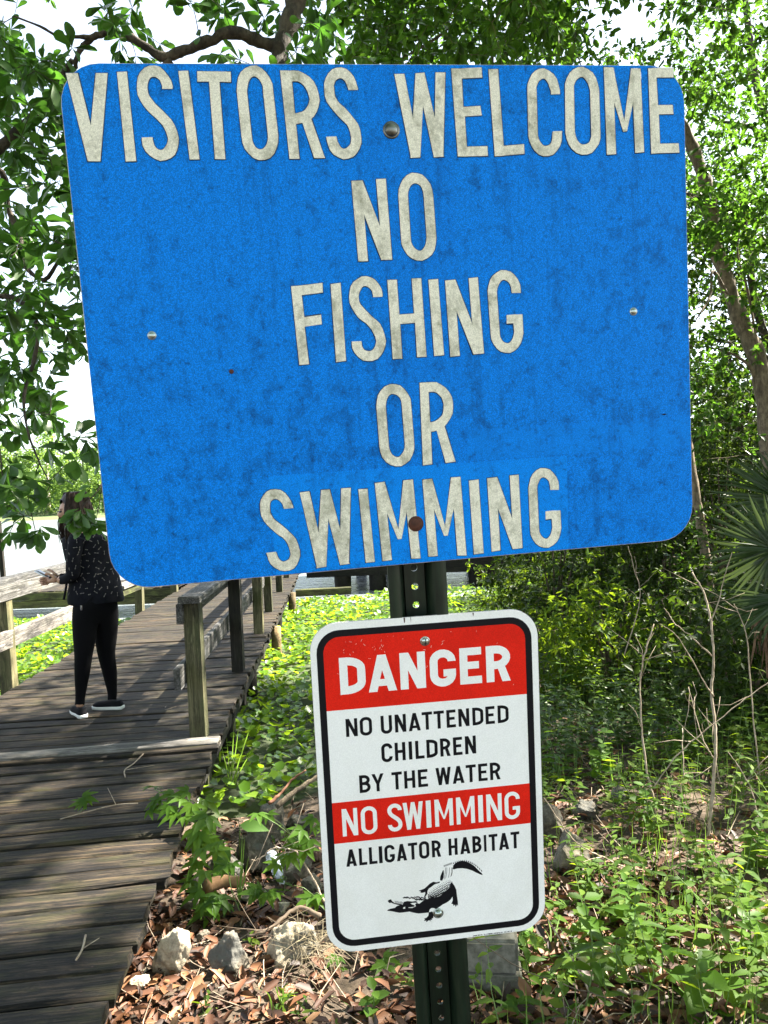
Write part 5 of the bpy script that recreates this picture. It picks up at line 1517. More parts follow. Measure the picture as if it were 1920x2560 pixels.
# a wood further back closes the view
def wood():
    lv = Leaves(); lv_all = []
    n = 30000
    x = rng.uniform(3.2, 24, n); y = rng.uniform(14, 34, n)
    ok = height(x, y) > .1
    x, y = x[ok], y[ok]
    z = height(x, y) + rng.uniform(0, 1, len(x)) ** .8 * (3.0 + 2.6 * np.sin(x * 1.3 + y * .7))
    n = len(x); P = np.stack([x, y, z], 1)
    D = rng.normal(0, 1, (n, 3)); N = rng.normal(0, 1, (n, 3)) + [0, 0, 1]
    L = rng.uniform(.12, .26, n)
    o = link('woodland', inst_mesh('woodland', LEAF[0], LEAF[1], P, D, N, L, L * .5), None, ML_dark)
    tag(o, 'dense dark woodland behind the shrubs on the right bank', 'woodland', kind='stuff')
wood()
tree('slender_tree', 'slender dark trunk rising between the blue sign corner and the palmetto',
     [([np.array([*at_px(1778, 1500, 6.9), gz(*at_px(1778, 1500, 6.9)) - .05]), W(1775, 1500, 6.9), W(1765, 1400, 6.9), W(1752, 1310, 6.9), W(1740, 1240, 6.9), W(1722, 1120, 7.0), W(1700, 950, 7.1)], .055, .035)],
     tg_px(24, (1690, 1200, 1790, 1420), 6.3, 7.2), .055, .5, .04, ML_wood, 5)

# ------------------------------------------------------------------ palmettos
def palmetto(label, root_p, fans):
    root = empty('palmetto', tuple(root_p)); tag(root, label, 'palm')
    for (c, nrm, ax, Lb, nb, spread) in fans:
        fr = empty('frond', tuple(np.array(c) - root_p)); fr.parent = root
        mb = MB(); mb.tube(curve_pts([np.array(root_p) - c, (np.array(root_p) - c) * .45 + np.array([0, 0, .18]), np.zeros(3)], 6), [.012] * 12 + [.008], 6)
        mb.build('stalk', M_stem, fr, True)
        nrm = unit(np.array(nrm, float)); ax = np.array(ax, float); ax = unit(ax - nrm * (ax @ nrm)); sd = np.cross(nrm, ax)
        tplb = ([(0, -.12, 0), (0, .12, 0), (.3, -.5, .012), (.3, 0, -.012), (.3, .5, .012), (.7, -.34, -.02), (.7, 0, -.04), (.7, .34, -.02), (1, 0, -.13)],
                [(0, 2, 3, 1), (1, 3, 4), (2, 5, 6, 3), (3, 6, 7, 4), (5, 8, 6), (6, 8, 7)])
        base = [inst_mesh('blade', tplb[0], tplb[1], [[0, 0, 0]], [[1, 0, 0]], [[0, 0, 1]], 1, .045 / .6) for _ in (0, 1)]
        for me in base: me.materials.append(ML_palm)
        for k in range(nb):
            a = -spread / 2 + spread * k / (nb - 1) + rng.normal(0, .015)
            d = ax * math.cos(a) + sd * math.sin(a) + nrm * rng.normal(0, .05)
            l = Lb * (1 - .28 * (abs(a) / (spread / 2)) ** 2) * rng.uniform(.9, 1.06)
            dv = Vector(unit(d)); s = Vector(nrm).cross(dv).normalized(); n_ = dv.cross(s)
            tw_ = Matrix.Rotation(rng.normal(0, .35), 3, dv)
            M = Matrix((dv * l, (tw_ @ s) * l, (tw_ @ n_) * l)).transposed().to_4x4()
            o = bpy.data.objects.new('blade', base[k % 2]); COL.objects.link(o); o.parent = fr; o.matrix_local = M
cA = W(1935, 1372, 4.6); rA = np.array([cA[0] + .5, cA[1] + .5, gz(cA[0] + .5, cA[1] + .5)])
cB = W(1960, 1250, 4.9); cC = W(1965, 1500, 4.5); cD = W(1900, 1480, 5.0); cE = W(2060, 1400, 4.8)
palmetto('saw palmetto with stiff fan leaves at the right edge below the tree canopy', rA,
         [(cA, (-.25, -1, .25), (-1, 0, .22), .46, 30, 3.6), (cB, (-.1, -.9, .5), (-.8, .1, .75), .50, 26, 2.8),
          (cC, (-.3, -.55, .8), (-1, -.15, .12), .42, 24, 2.4), (cD, (-.2, -.6, .9), (-1, .1, .0), .34, 22, 2.2), (cE, (0, -1, .3), (.5, 0, 1), .6, 26, 3.4)])
# dead hanging fronds
mb = MB()
for k in range(22):
    p = W(rng.uniform(1875, 1950), rng.uniform(1500, 1540), rng.uniform(4.7, 5.0)); q = p + np.array([rng.uniform(-.08, .08), 0, -rng.uniform(.3, .55)])
    mb.tube([p, (p + q) / 2 + rng.normal(0, .015, 3), q], [.006, .009, .002], 4, cap=False)
o = mb.build('dead_fronds', plain('dead_palm_frond', (.11, .055, .03), .9, nscale=20, c2=(.2, .12, .07)), None); tag(o, 'brown dead palmetto fronds hanging below the green fans', 'dead fronds', kind='stuff')

# ------------------------------------------------------------------ trees on the far bank
M_cyp = plain('pale_cypress_bark', (.30, .25, .19), .9, nscale=3, c2=(.42, .36, .28))
far = [(-112, 130, 11, 8, 0), (-100, 126, 15, 9, 1), (-91, 132, 14, 9, 0), (-83, 127, 13.5, 7, 0), (-76, 133, 17, 8, 2), (-69, 128, 15, 7, 0), (-61, 131, 16, 8, 1), (-53, 127, 12, 7, 0), (-44, 132, 15, 8, 1), (-122, 134, 14, 9, 1)]
flab = ['yellow-green far bank tree at the left picture edge', 'broad bright far bank tree left of the pale cypress trunk', 'bright far bank tree behind the hanging oak leaves', 'low feathery far bank tree above the pale flared trunk',
        'taller dark grey-green far bank tree', 'far bank tree just left of the woman', 'far bank tree behind the head of the woman', 'far bank tree touching the edge of the blue sign', 'far bank tree mostly behind the blue sign', 'far bank tree beyond the mooring pile']
for (x, y, h, r, kd), lb in zip(far, flab):
    root = empty('far_tree', (x, y, .3)); tag(root, lb, 'tree', 'trees on the far bank')
    mb = MB(); mb.tube([(0, 0, -.4), (0, 0, .8), (.1, 0, 3), (.3, 0, h * .8)], [1.1, .55, .35, .12], 8); mb.build('trunk', M_cyp, root, True)
    n = 5200; C_ = rng.normal(0, 1, (60, 3)); C_ /= np.linalg.norm(C_, axis=1, keepdims=True); C_ *= rng.uniform(.45, 1, (60, 1)) ** .6
    C_ = C_ * [r * .62, r * .55, h * .46] + [0, 0, h * .52]
    ci = rng.integers(0, 60, n); P = C_[ci] + rng.normal(0, 1, (n, 3)) * [.85, .85, .42]
    P[:, 2] = np.maximum(P[:, 2], .1)
    D = rng.normal(0, 1, (n, 3)); N = rng.normal(0, .5, (n, 3)) + [0, 0, 1.]
    L = rng.uniform(.3, .62, n)
    o = link('crown', inst_mesh('crown', LEAF[0], LEAF[1], P, D, N, L, L * .6), root, ML_far2 if kd == 2 else ML_far); o['kind'] = 'stuff'
# far understorey and reeds
n = 16000; x = rng.uniform(-150, 60, n); y = rng.uniform(121, 140, n); z = rng.uniform(0, 1, n) ** 1.3 * (3.4 + 1.5 * np.sin(x * .4)); L = rng.uniform(.3, .7, n)
o = link('far_undergrowth', inst_mesh('far_undergrowth', LEAF[0], LEAF[1], np.stack([x, y, z], 1), rng.normal(0, 1, (n, 3)), rng.normal(0, 1, (n, 3)), L, L * .6), None, ML_far2); tag(o, 'dark low growth along the far shore of the lake', 'undergrowth', kind='stuff')
n = 30000; x = np.concatenate([rng.uniform(-160, -50, n // 2), rng.uniform(-50, 180, n // 2)]); y = rng.uniform(140, 170, n); z = rng.uniform(0, 1, n) * (11 + 3 * np.sin(x * .21) + 2 * np.sin(x * .5)); L = rng.uniform(.7, 1.4, n)
o = link('far_forest', inst_mesh('far_forest', LEAF[0], LEAF[1], np.stack([x, y, z], 1), rng.normal(0, 1, (n, 3)), rng.normal(0, 1, (n, 3)), L, L * .6), None, ML_far); tag(o, 'continuous green forest far across the lake', 'forest', kind='stuff')

# unseen oak added behind the camera; its crown blocks light over bank and boardwalk
hi = empty('added_overhead_oak', (-4.2, -3.2, gz(-4.2, -3.2))); tag(hi, 'unseen oak added behind the viewer, its crown blocking light over bank and boardwalk', 'tree')
for pts, r0, r1 in (([(-4.2, -3.2, .3), (-4.1, -3.1, 2.5), (-3.4, -2.4, 5.2), (-1.6, -.6, 7.0), (.8, 1.6, 7.6), (2.2, 3.4, 7.8)], .30, .06), ([(-3.4, -2.4, 5.2), (-1.0, -3.2, 6.4), (2.5, -3.6, 6.8)], .12, .04), ([(-1.6, -.6, 7.0), (-2.4, 2.2, 7.4), (-2.6, 4.6, 7.6)], .10, .04), ([(-1.6, -.6, 7.0), (1.8, -.8, 7.2), (4.6, .2, 7.0)], .10, .04)):
    limb('trunk' if r0 > .2 else 'branch', pts, r0, r1, hi, M_bark, 9, 6)
C_ = []
while len(C_) < 620:
    x, y = rng.uniform(-6.0, 6.5), rng.uniform(-6.5, 8.4)
    if x < -2.8 and y > 5.6: continue
    if math.sin(x * 1.9 + 1.3 * math.sin(y * 1.3)) * math.sin(y * 1.8 + x * .6) > .62: continue
    C_.append((x, y, max(5.4, 2.1 + .74 * y + .5) + rng.uniform(0, 1.6)))
C_ = np.array(C_); n = 52000; P = C_[rng.integers(0, len(C_), n)] + rng.normal(0, 1, (n, 3)) * [.26, .26, .16]
D = rng.normal(0, 1, (n, 3)) * [1, 1, .5]; N = rng.normal(0, .5, (n, 3)) + [0, 0, 1.]; L = rng.uniform(.09, .15, n)
kp = shade_keep(P); P, D, N, L = P[kp], D[kp], N[kp], L[kp]
o = link('crown', inst_mesh('crown', LEAF[0], LEAF[1], P, D, N, L, L * .5), hi, ML_wood); put_local(o, hi); o['kind'] = 'stuff'

# unseen trees added beyond the right edge to block sun from the bank
for (lb, tx, ty, bx) in (('unseen tree added outside the right edge to block sun, level with the sign', 7.4, 5.4, (4.4, 8.6, 1.5, 7.5)), ('unseen tree added outside the right edge to block sun, behind the palmetto', 8.6, 9.5, (6.4, 10.4, 6.5, 13.5))):
    rt_ = empty('added_shade_tree', (tx, ty, gz(tx, ty))); tag(rt_, lb, 'tree')
    for pts, r0, r1 in (([(tx, ty, gz(tx, ty) - .1), (tx + .1, ty, 2.5), (tx - .2, ty + .2, 5.2), (tx - .5, ty, 7.0)], .2, .06), ([(tx, ty, 2.6), (tx - 1, ty - 1, 4.4), (tx - 1.6, ty - 2, 5.6)], .09, .03), ([(tx, ty, 3.2), (tx + .8, ty + 1.4, 5), (tx + .8, ty + 2.6, 6)], .09, .03)):
        limb('trunk' if r0 > .15 else 'branch', pts, r0, r1, rt_, M_bark, 9, 6)
    C_ = []
    while len(C_) < 240:
        x, y, z = rng.uniform(bx[0], bx[1]), rng.uniform(bx[2], bx[3]), rng.uniform(2.4, 7.6)
        if math.sin(x * 2.1 + z) * math.sin(y * 1.9 + z * 1.3) > .5: continue
        C_.append((x, y, z))
    C_ = np.array(C_); n = 20000; P = C_[rng.integers(0, len(C_), n)] + rng.normal(0, 1, (n, 3)) * [.24, .24, .2]
    sx, sy, sz = screen(P); kp = shade_keep(P, 1.0) & ((sx > 1960) | (sz < .1)) & (P[:, 2] > 1.2); P = P[kp]; n = len(P)
    D = rng.normal(0, 1, (n, 3)); N = rng.normal(0, .6, (n, 3)) + [0, 0, 1.]; L = rng.uniform(.08, .14, n)
    o = link('crown', inst_mesh('crown', LEAF[0], LEAF[1], P, D, N, L, L * .5), rt_, ML_wood); put_local(o, rt_); o['kind'] = 'stuff'
# ------------------------------------------------------------------ rocks, rubble
def rock_mat(name, a, b_, c, moss=0.0):
    m, nt, bb = newmat(name)
    n = noise_node(nt, coords(nt, rnd=True), 26, 9, .72)
    r = ramp(nt, n.outputs[0], [(.3, a), (.5, b_), (.7, c)])
    l = noise_node(nt, coords(nt, rnd=True), 7, 4, .6)
    f = ramp(nt, l.outputs[0], [(.52, (0, 0, 0)), (.6, (.85, .85, .85))])
    cc = mixc(nt, f.outputs[0], r.outputs[0], (.10, .10, .09))
    nt.links.new(cc, bb.inputs['Base Color']); bb.inputs['Roughness'].default_value = .92
    bump(nt, bb, n.outputs[0], 1.0, .012); return m
M_pale = rock_mat('pale_concrete', (.15, .12, .08), (.36, .31, .22), (.55, .49, .37))
M_grey = rock_mat('grey_rubble', (.05, .042, .03), (.14, .12, .09), (.27, .24, .18))
M_dkrock = rock_mat('dark_rubble', (.03, .026, .018), (.085, .074, .055), (.18, .155, .12))
M_redrock = rock_mat('reddish_rubble', (.10, .04, .03), (.22, .12, .09), (.32, .22, .18))
import bmesh
def rock(label, px, py, wpx, hpx, mat, asp=.9, seed=0, rot=0.0, tri=False, sink=.25, name='rock'):
    """px,py: foot of the stone in the picture"""
    p = GT(px, py); d = p @ Fv - CAM @ Fv; k = d / FPX
    w, h = wpx * k, hpx * k
    rg = np.random.default_rng(100 + seed)
    bm = bmesh.new(); bmesh.ops.create_icosphere(bm, subdivisions=5, radius=.5)
    V = np.array([v.co[:] for v in bm.verts])
    for _ in range(16):      # broken flat faces
        nrm = unit(rg.normal(0, 1, 3)); o_ = rg.uniform(.26, .40)
        dd = V @ nrm - o_; V -= np.outer(np.maximum(dd, 0), nrm)
    if tri:
        V[:, 0] *= 1 - .75 * np.clip(V[:, 2] + .3, 0, 1); V[:, 0] += .35 * V[:, 2]
    off = rg.uniform(0, 50, 3)
    for i, v in enumerate(V):
        q = Vector(v * 3.2 + off)
        V[i] = v * (1 + .16 * mnoise.noise(q) + .10 * mnoise.noise(q * 2.3) + .07 * mnoise.noise(q * 5.5) + .04 * mnoise.noise(q * 13))
    V = V / (V.max(0) - V.min(0)) * [w, w * asp, h * (1 + sink)]
    ca, sa = math.cos(rot), math.sin(rot)
    V = V @ np.array([[ca, sa, 0], [-sa, ca, 0], [0, 0, 1]])
    V[:, 2] -= V[:, 2].min() + h * sink
    for v, c in zip(bm.verts, V): v.co = c
    me = bpy.data.meshes.new(name); bm.to_mesh(me); bm.free()
    me.polygons.foreach_set('use_smooth', np.ones(len(me.polygons), bool)); me.materials.append(mat)
    o = bpy.data.objects.new(name, me); COL.objects.link(o)
    o.location = (p[0], p[1] + w * asp * .4, gz(p[0], p[1] + w * asp * .4)); tag(o, label, 'rock')
    return o
rock('pale pointed triangular stone beside the boardwalk, leaning up from the leaves', 420, 2440, 100, 112, M_pale, .6, 1, .2, True)
rock('grey angular stone between the pointed stone and the bright block', 568, 2445, 104, 102, M_grey, .8, 2, .3)
rock('bright sunlit block of broken concrete just left of the danger sign corner', 716, 2428, 140, 108, M_pale, .8, 3, -.2)
rock('small pale stone lying in leaves at the foot of the pointed stone', 342, 2488, 58, 34, M_pale, .9, 4)
rock('tilted lumpy stone uppermost of the rubble left of the danger sign', 672, 2105, 110, 96, M_grey, .7, 5, .6)
rock('dark weathered boulder beneath the tilted lumpy stone', 640, 2190, 104, 108, M_dkrock, .9, 6)
rock('mossy grey stone touching the plastic bottle', 738, 2215, 82, 64, M_grey, .8, 7)
rock('broad dark stone under the creeper leaves by the boardwalk edge', 563, 2215, 100, 74, M_dkrock, .9, 8)
rock('small reddish stone hard against the left border of the danger sign', 789, 2160, 34, 40, M_redrock, .9, 9)
rock('flat grey slab of driftwood-like stone right of the tilted stone', 748, 2080, 80, 34, M_grey, .5, 10, -.2)
rock('low pale stone half buried behind the bright block', 696, 2292, 70, 30, M_pale, .8, 11)
rock('round grey boulder in shade right of the danger sign', 1442, 2190, 104, 100, M_grey, .9, 12)
rock('small dark boulder behind the round grey boulder', 1470, 2052, 64, 44, M_dkrock, .9, 13)
rock('dark stone half hidden by the right border of the danger sign', 1378, 2110, 66, 92, M_dkrock, .9, 14)
rock('flat pinkish slab on the leaves right of the round boulder', 1558, 2200, 84, 34, M_redrock, .8, 15)
rock('small dark stone among weeds above the round boulder', 1560, 2010, 54, 38, M_dkrock, .9, 16)
rock('pale flat concrete slab under the weeds in the lower right', 1545, 2455, 150, 30, M_pale, .9, 17)
rock('tiny white shell-like stone by the boardwalk', 358, 2436, 20, 14, M_pale, .8, 18)
rock('tiny pale pebble close to the boardwalk edge', 303, 2468, 22, 16, M_pale, .8, 19)
rock('little dim stone in the leaves behind the pointed stone', 505, 2360, 34, 26, M_grey, .8, 20)

rock('low brown stone wedged under the boardwalk edge beside the creeper', 470, 2290, 60, 34, M_grey, .9, 21)
rock('dark lump of rubble just left of the rotten log', 500, 2250, 70, 44, M_dkrock, .9, 22)
rock('grey brown stone between the bottle and the seedling', 625, 2270, 62, 36, M_grey, .9, 23)
rock('shadowed stone at the edge of the hyacinths beside the grass clump', 600, 2035, 70, 36, M_dkrock, .9, 24)
rock('rounded stone just under the danger sign border behind the curved twig', 780, 2235, 60, 44, M_grey, .9, 25)
rock('small brown stone right of the fallen mossy branch', 1500, 2290, 44, 22, M_grey, .9, 26)
# concrete block behind the post
bp = GT(1236, 2492); bz = gz(bp[0], bp[1] + .1)
blk = empty('concrete_block', (bp[0] + .0, bp[1] + .10, bz), -.12); tag(blk, 'stepped concrete block with a groove standing behind the foot of the sign post', 'concrete block')
M_conc = plain('aged_concrete', (.085, .082, .06), .95, nscale=34, c2=(.19, .18, .145), bumpd=.004)
def bevbox(name, size, loc, parent, mat, bev=.006):
    bm = bmesh.new(); bmesh.ops.create_cube(bm, size=1)
    for v in bm.verts: v.co = Vector((v.co.x * size[0], v.co.y * size[1], v.co.z * size[2]))
    bmesh.ops.bevel(bm, geom=bm.edges[:], offset=bev, segments=2, affect='EDGES')
    for v in bm.verts: v.co += Vector(RNG.normal(0, bev * .12, 3))
    me = bpy.data.meshes.new(name); bm.to_mesh(me); bm.free(); me.materials.append(mat)
    o = bpy.data.objects.new(name, me); COL.objects.link(o); o.parent = parent; o.location = loc; return o
bevbox('base', (.215, .19, .10), (0, 0, .03), blk, M_conc, .008)
bevbox('top', (.195, .175, .115), (0, 0, .14), blk, M_conc, .010)

# plastic bottle
bt = GT(690, 2225); bot = empty('plastic_bottle', (bt[0], bt[1] + .02, gz(bt[0], bt[1]) + .045)); tag(bot, 'small clear crumpled plastic bottle lying among the rubble stones', 'bottle')
m, nt, b = newmat('clear_plastic'); b.inputs['Base Color'].default_value = (.62, .68, .76, 1); b.inputs['Roughness'].default_value = .12; b.inputs['Transmission Weight'].default_value = .55; b.inputs['IOR'].default_value = 1.2
M_plastic = m
a0 = np.array([-.035, .06, .10]); a1 = np.array([.03, -.03, .0])
mb = MB(); ts = np.linspace(0, 1, 14); mb.tube([a0 + (a1 - a0) * t for t in ts], [.018, .027, .028, .026, .028, .026, .028, .026, .028, .026, .024, .018, .012, .011], 14, rough=.04); mb.build('body', M_plastic, bot, True)
mb = MB(); mb.tube([a1, a1 + (a1 - a0) * .10], [.0135, .0135], 12); mb.build('cap', plain('white_cap', (.6, .62, .66), .4), bot, False)

# ------------------------------------------------------------------ dead stems and sticks
def stem3(pts):       # (px, py, depth) list -> world points
    return np.array([W(*p) for p in pts])
def stick(name, label, cat, lines, mat=M_twig, seg=6, fork=0):
    P0 = stem3(lines[0][0]); root = empty(name, tuple(P0[0])); tag(root, label, cat)
    for i, (pts, r0, r1) in enumerate(lines):
        P = curve_pts(stem3(pts), 6); P[1:-1] += rng.normal(0, .0018, (len(P) - 2, 3))
        r = np.linspace(r0, r1, len(P)) * (1 + rng.normal(0, .07, len(P)))
        mb = MB(); mb.tube(P, r, seg); o = mb.build('stem' if i == 0 else 'side_twig', mat, root, True); put_local(o, root)
    if fork:
        P = curve_pts(stem3(lines[0][0]), 6)
        for _ in range(fork):
            i = rng.integers(len(P) // 3, len(P) - 1); L = rng.uniform(.08, .25)
            d = unit(rng.normal(0, 1, 3) * [1, .6, .4] + [0, 0, .7]) * L
            mb = MB(); mb.tube([P[i], P[i] + d * .5 + rng.normal(0, .01, 3), P[i] + d], [.0018, .0014, .0008], 4); o = mb.build('side_twig', mat, root, True); put_local(o, root)
S = stick
S('dead_stem', 'tall pale dead stem forking upward, left of the thick bare one', 'dead stem', [([(1660, 2150, 3.6), (1634, 1998, 3.65), (1617, 1929, 3.7), (1604, 1820, 3.75), (1601, 1712, 3.8), (1610, 1640, 3.8), (1635, 1560, 3.85)], .0065, .003), ([(1604, 1820, 3.75), (1588, 1780, 3.7), (1570, 1760, 3.7)], .002, .001)], fork=5)
S('dead_stem', 'thickest bare grey stem, forked high up in front of the palmetto', 'dead stem', [([(1782, 2394, 3.3), (1767, 2147, 3.4), (1777, 2048, 3.45), (1786, 1907, 3.5), (1789, 1820, 3.55), (1779, 1734, 3.6), (1784, 1647, 3.65), (1777, 1556, 3.7), (1760, 1487, 3.75), (1730, 1430, 3.8)], .0095, .004),
  ([(1777, 1556, 3.7), (1798, 1500, 3.7), (1812, 1440, 3.7), (1830, 1380, 3.7)], .0035, .0015), ([(1779, 1640, 3.65), (1738, 1600, 3.6), (1690, 1560, 3.6), (1660, 1520, 3.6)], .004, .0015), ([(1784, 1740, 3.6), (1760, 1705, 3.5), (1700, 1600, 3.5), (1650, 1560, 3.4)], .004, .0015)], fork=7)
S('dead_stem', 'thin upright dead stem between the two tallest bare stems', 'dead stem', [([(1708, 2330, 3.3), (1705, 2147, 3.4), (1700, 1999, 3.5), (1708, 1935, 3.5), (1706, 1820, 3.6)], .0042, .002)], fork=4)
S('arching_twig', 'long dry twig arching down right from the danger sign edge over the boulder', 'twig', [([(1360, 1995, 3.0), (1416, 2078, 3.05), (1456, 2117, 3.1), (1505, 2142, 3.1), (1574, 2169, 3.15), (1693, 2185, 3.2)], .0022, .0032)], fork=3)
S('arching_twig', 'dry twig curving from the boulder down to the leaf litter', 'twig', [([(1490, 2038, 3.3), (1530, 2093, 3.3), (1574, 2137, 3.25), (1624, 2182, 3.25), (1700, 2215, 3.2)], .0016, .0034)])
S('leaning_stalk', 'straight bare stalk leaning down right below the danger sign corner', 'stalk', [([(1345, 2240, 2.4), (1357, 2276, 2.4), (1416, 2374, 2.38), (1456, 2444, 2.36), (1510, 2565, 2.3)], .0018, .0030)], fork=2)
S('leaning_stalk', 'thin dark stalk crossing in front of the concrete block', 'stalk', [([(1165, 2330, 2.2), (1298, 2419, 2.2), (1446, 2473, 2.2), (1560, 2510, 2.2)], .0012, .0018)], M_twigd)
S('broken_branch', 'broken grey branch lying across the lower right corner, bent at its left end', 'branch', [([(1545, 2478, 2.35), (1624, 2488, 2.35), (1742, 2520, 2.3), (1960, 2566, 2.25)], .0075, .0085), ([(1547, 2478, 2.35), (1550, 2520, 2.35), (1545, 2580, 2.33)], .0065, .006)], M_twig, 8)
S('broken_branch', 'thinner dry branch rising to the right edge above the lower right corner', 'branch', [([(1715, 2520, 2.4), (1733, 2508, 2.4), (1817, 2454, 2.4), (1925, 2388, 2.4)], .0030, .0045), ([(1817, 2454, 2.4), (1850, 2400, 2.4), (1866, 2370, 2.4)], .0018, .001)])
S('dead_stem', 'slanting dead stem at the right edge above the sunlit weeds', 'dead stem', [([(1935, 2220, 3.2), (1915, 2167, 3.2), (1901, 2088, 3.25), (1886, 1999, 3.3), (1856, 1930, 3.3), (1820, 1880, 3.3)], .0038, .0018)], fork=4)
S('dead_stem', 'short curved dead stem in the dark gap left of the thick bare stem', 'dead stem', [([(1800, 1960, 3.6), (1786, 1899, 3.6), (1764, 1864, 3.6), (1742, 1799, 3.65), (1721, 1717, 3.7)], .0035, .0018)], fork=4)
S('arching_twig', 'long thin twig slanting up to the right edge through the dark shrubs', 'twig', [([(1634, 1968, 3.5), (1700, 1880, 3.5), (1786, 1808, 3.5), (1851, 1756, 3.5), (1930, 1700, 3.5)], .0028, .0022)], fork=4)
S('dead_stem', 'forked bare stem right of the blue sign corner in front of the palmetto stalks', 'dead stem', [([(1900, 1950, 3.9), (1880, 1760, 4.0), (1868, 1600, 4.0), (1845, 1530, 4.0), (1835, 1510, 4.0)], .004, .0018)], fork=5)
S('dead_stem', 'faint slender stem climbing beneath the blue sign corner', 'dead stem', [([(1560, 1640, 5.0), (1600, 1500, 5.0), (1585, 1420, 5.0), (1570, 1365, 5.0)], .004, .002)], fork=5)
S('fallen_branch', 'short thick mossy branch lying right of the danger sign on the leaves', 'branch', [([(1395, 2195, 3.3), (1400, 2215, 3.2), (1425, 2225, 3.15), (1440, 2260, 3.1), (1452, 2285, 3.0)], .013, .010)], M_bark2, 8)
S('fallen_branch', 'thin root-like branch under the danger sign border on the right', 'branch', [([(1365, 2215, 3.2), (1395, 2212, 3.18), (1420, 2222, 3.15)], .008, .007)], M_bark2, 7)
S('curved_twig', 'curved pale twig with small forks arching over the plastic bottle', 'twig', [([(811, 2255, 2.9), (790, 2210, 2.95), (771, 2177, 3.0), (745, 2135, 3.0), (729, 2123, 3.0), (700, 2118, 3.0), (681, 2122, 3.0), (655, 2142, 3.0), (632, 2180, 3.0)], .0048, .002),
  ([(735, 2128, 3.0), (705, 2135, 3.0), (688, 2150, 3.0)], .0025, .001), ([(655, 2142, 3.0), (640, 2150, 3.0), (628, 2150, 3.0)], .002, .001)], fork=4)
S('fallen_branch', 'dark fallen branch slanting out of the hyacinths above the tilted stone', 'branch', [([(690, 2018, 3.9), (735, 1980, 3.95), (790, 1945, 4.0), (840, 1925, 4.0)], .016, .011)], M_bark2, 8)
S('fallen_branch', 'thin reddish branch beside the dark fallen branch in the hyacinths', 'branch', [([(672, 2008, 3.9), (700, 1985, 3.95), (730, 1950, 4.0), (765, 1925, 4.0)], .010, .004)], plain('reddish_bark', (.14, .06, .03), .8), 7)
S('fallen_branch', 'grey forked root lying behind the bright block', 'branch', [([(800, 2290, 2.8), (750, 2270, 2.85), (700, 2300, 2.8), (660, 2330, 2.75), (620, 2340, 2.75)], .010, .005), ([(700, 2300, 2.8), (680, 2340, 2.75), (640, 2370, 2.7)], .006, .003)], M_twigd, 7, fork=6)
S('deck_twig', 'branched pale twig lying on the planks just before the sill board', 'twig', [([tuple([356, 1880, 0])] * 2, .001, .001)]) if False else None
def decktwig(label, pts, r=.004):
    P = np.array([G(x, y, DECK + .012) for x, y in pts]); root = empty('twig', tuple(P[0])); tag(root, label, 'twig')
    mb = MB(); mb.tube(curve_pts(P, 4), r, 5); o = mb.build('stem', M_twig, root, True); put_local(o, root)
    i = len(P) // 2
    mb = MB(); d = (P[i] - P[0]); d = np.array([-d[1], d[0], .04]) * .7; mb.tube([P[i], P[i] + d], [r * .7, r * .3], 4); o = mb.build('side_twig', M_twig, root, True); put_local(o, root)
decktwig('pale forked twig on the planks in front of the sill board', [(358, 1885), (335, 1908), (312, 1925), (313, 1943)])
decktwig('short pale twig on the near planks close to the broken plank end', [(214, 2338), (206, 2372), (190, 2400)])
decktwig('thin curved twig on the dark planks behind the woman', [(418, 1762), (405, 1777), (390, 1775)], .003)
decktwig('long thin twig across the planks above the creeper leaves', [(150, 2048), (215, 2030), (290, 2012), (345, 2008)], .003)

# ------------------------------------------------------------------ Virginia creeper and leafy herbs with single leaves
def palmate(n=5):
    V = []; F = []
    T = np.array(LANCE[0]); 
    for k in range(n):
        a = (-1.5 + 3.0 * k / (n - 1)) if n > 1 else 0
        s = 1 - .34 * abs(a) / 1.5
        R = np.array([[math.cos(a), -math.sin(a), 0], [math.sin(a), math.cos(a), 0], [0, 0, 1]])
        W_ = T * [s, s * .36, s * 1.0]; W_ = W_ @ R.T + [0, 0, .02 * (k % 2)]
        F += [tuple(i + len(V) for i in f) for f in LANCE[1]]; V += [tuple(v) for v in W_]
    return V, F
PAL = palmate(5); PAL3 = palmate(3)
def leafmesh(tpl, mat, w=1.0):
    me = inst_mesh('leaf', np.array(tpl[0]) * [1, w, 1], tpl[1], [[0, 0, 0]], [[1, 0, 0]], [[0, 0, 1]], 1, 1); me.materials.append(mat); return me
ME_PAL = leafmesh(PAL, ML_herb_o); ME_PAL3 = leafmesh(PAL3, ML_herb_o); ME_LAN = leafmesh(LANCE, ML_herb_o, .36); ME_OVA = leafmesh(LEAF, ML_herb_o, .62); ME_BLD = leafmesh(LANCE, ML_grass, .035)
def put_leaf(root, me, p, d, n, s):
    o = bpy.data.objects.new('leaf', me); COL.objects.link(o); o.parent = root
    d = Vector(d).normalized(); n = Vector(n); sd = n.cross(d).normalized(); n = d.cross(sd)
    M = Matrix((d * s, sd * s, n * s)).transposed().to_4x4(); M.translation = Vector(p) - root.location
    o.matrix_local = M
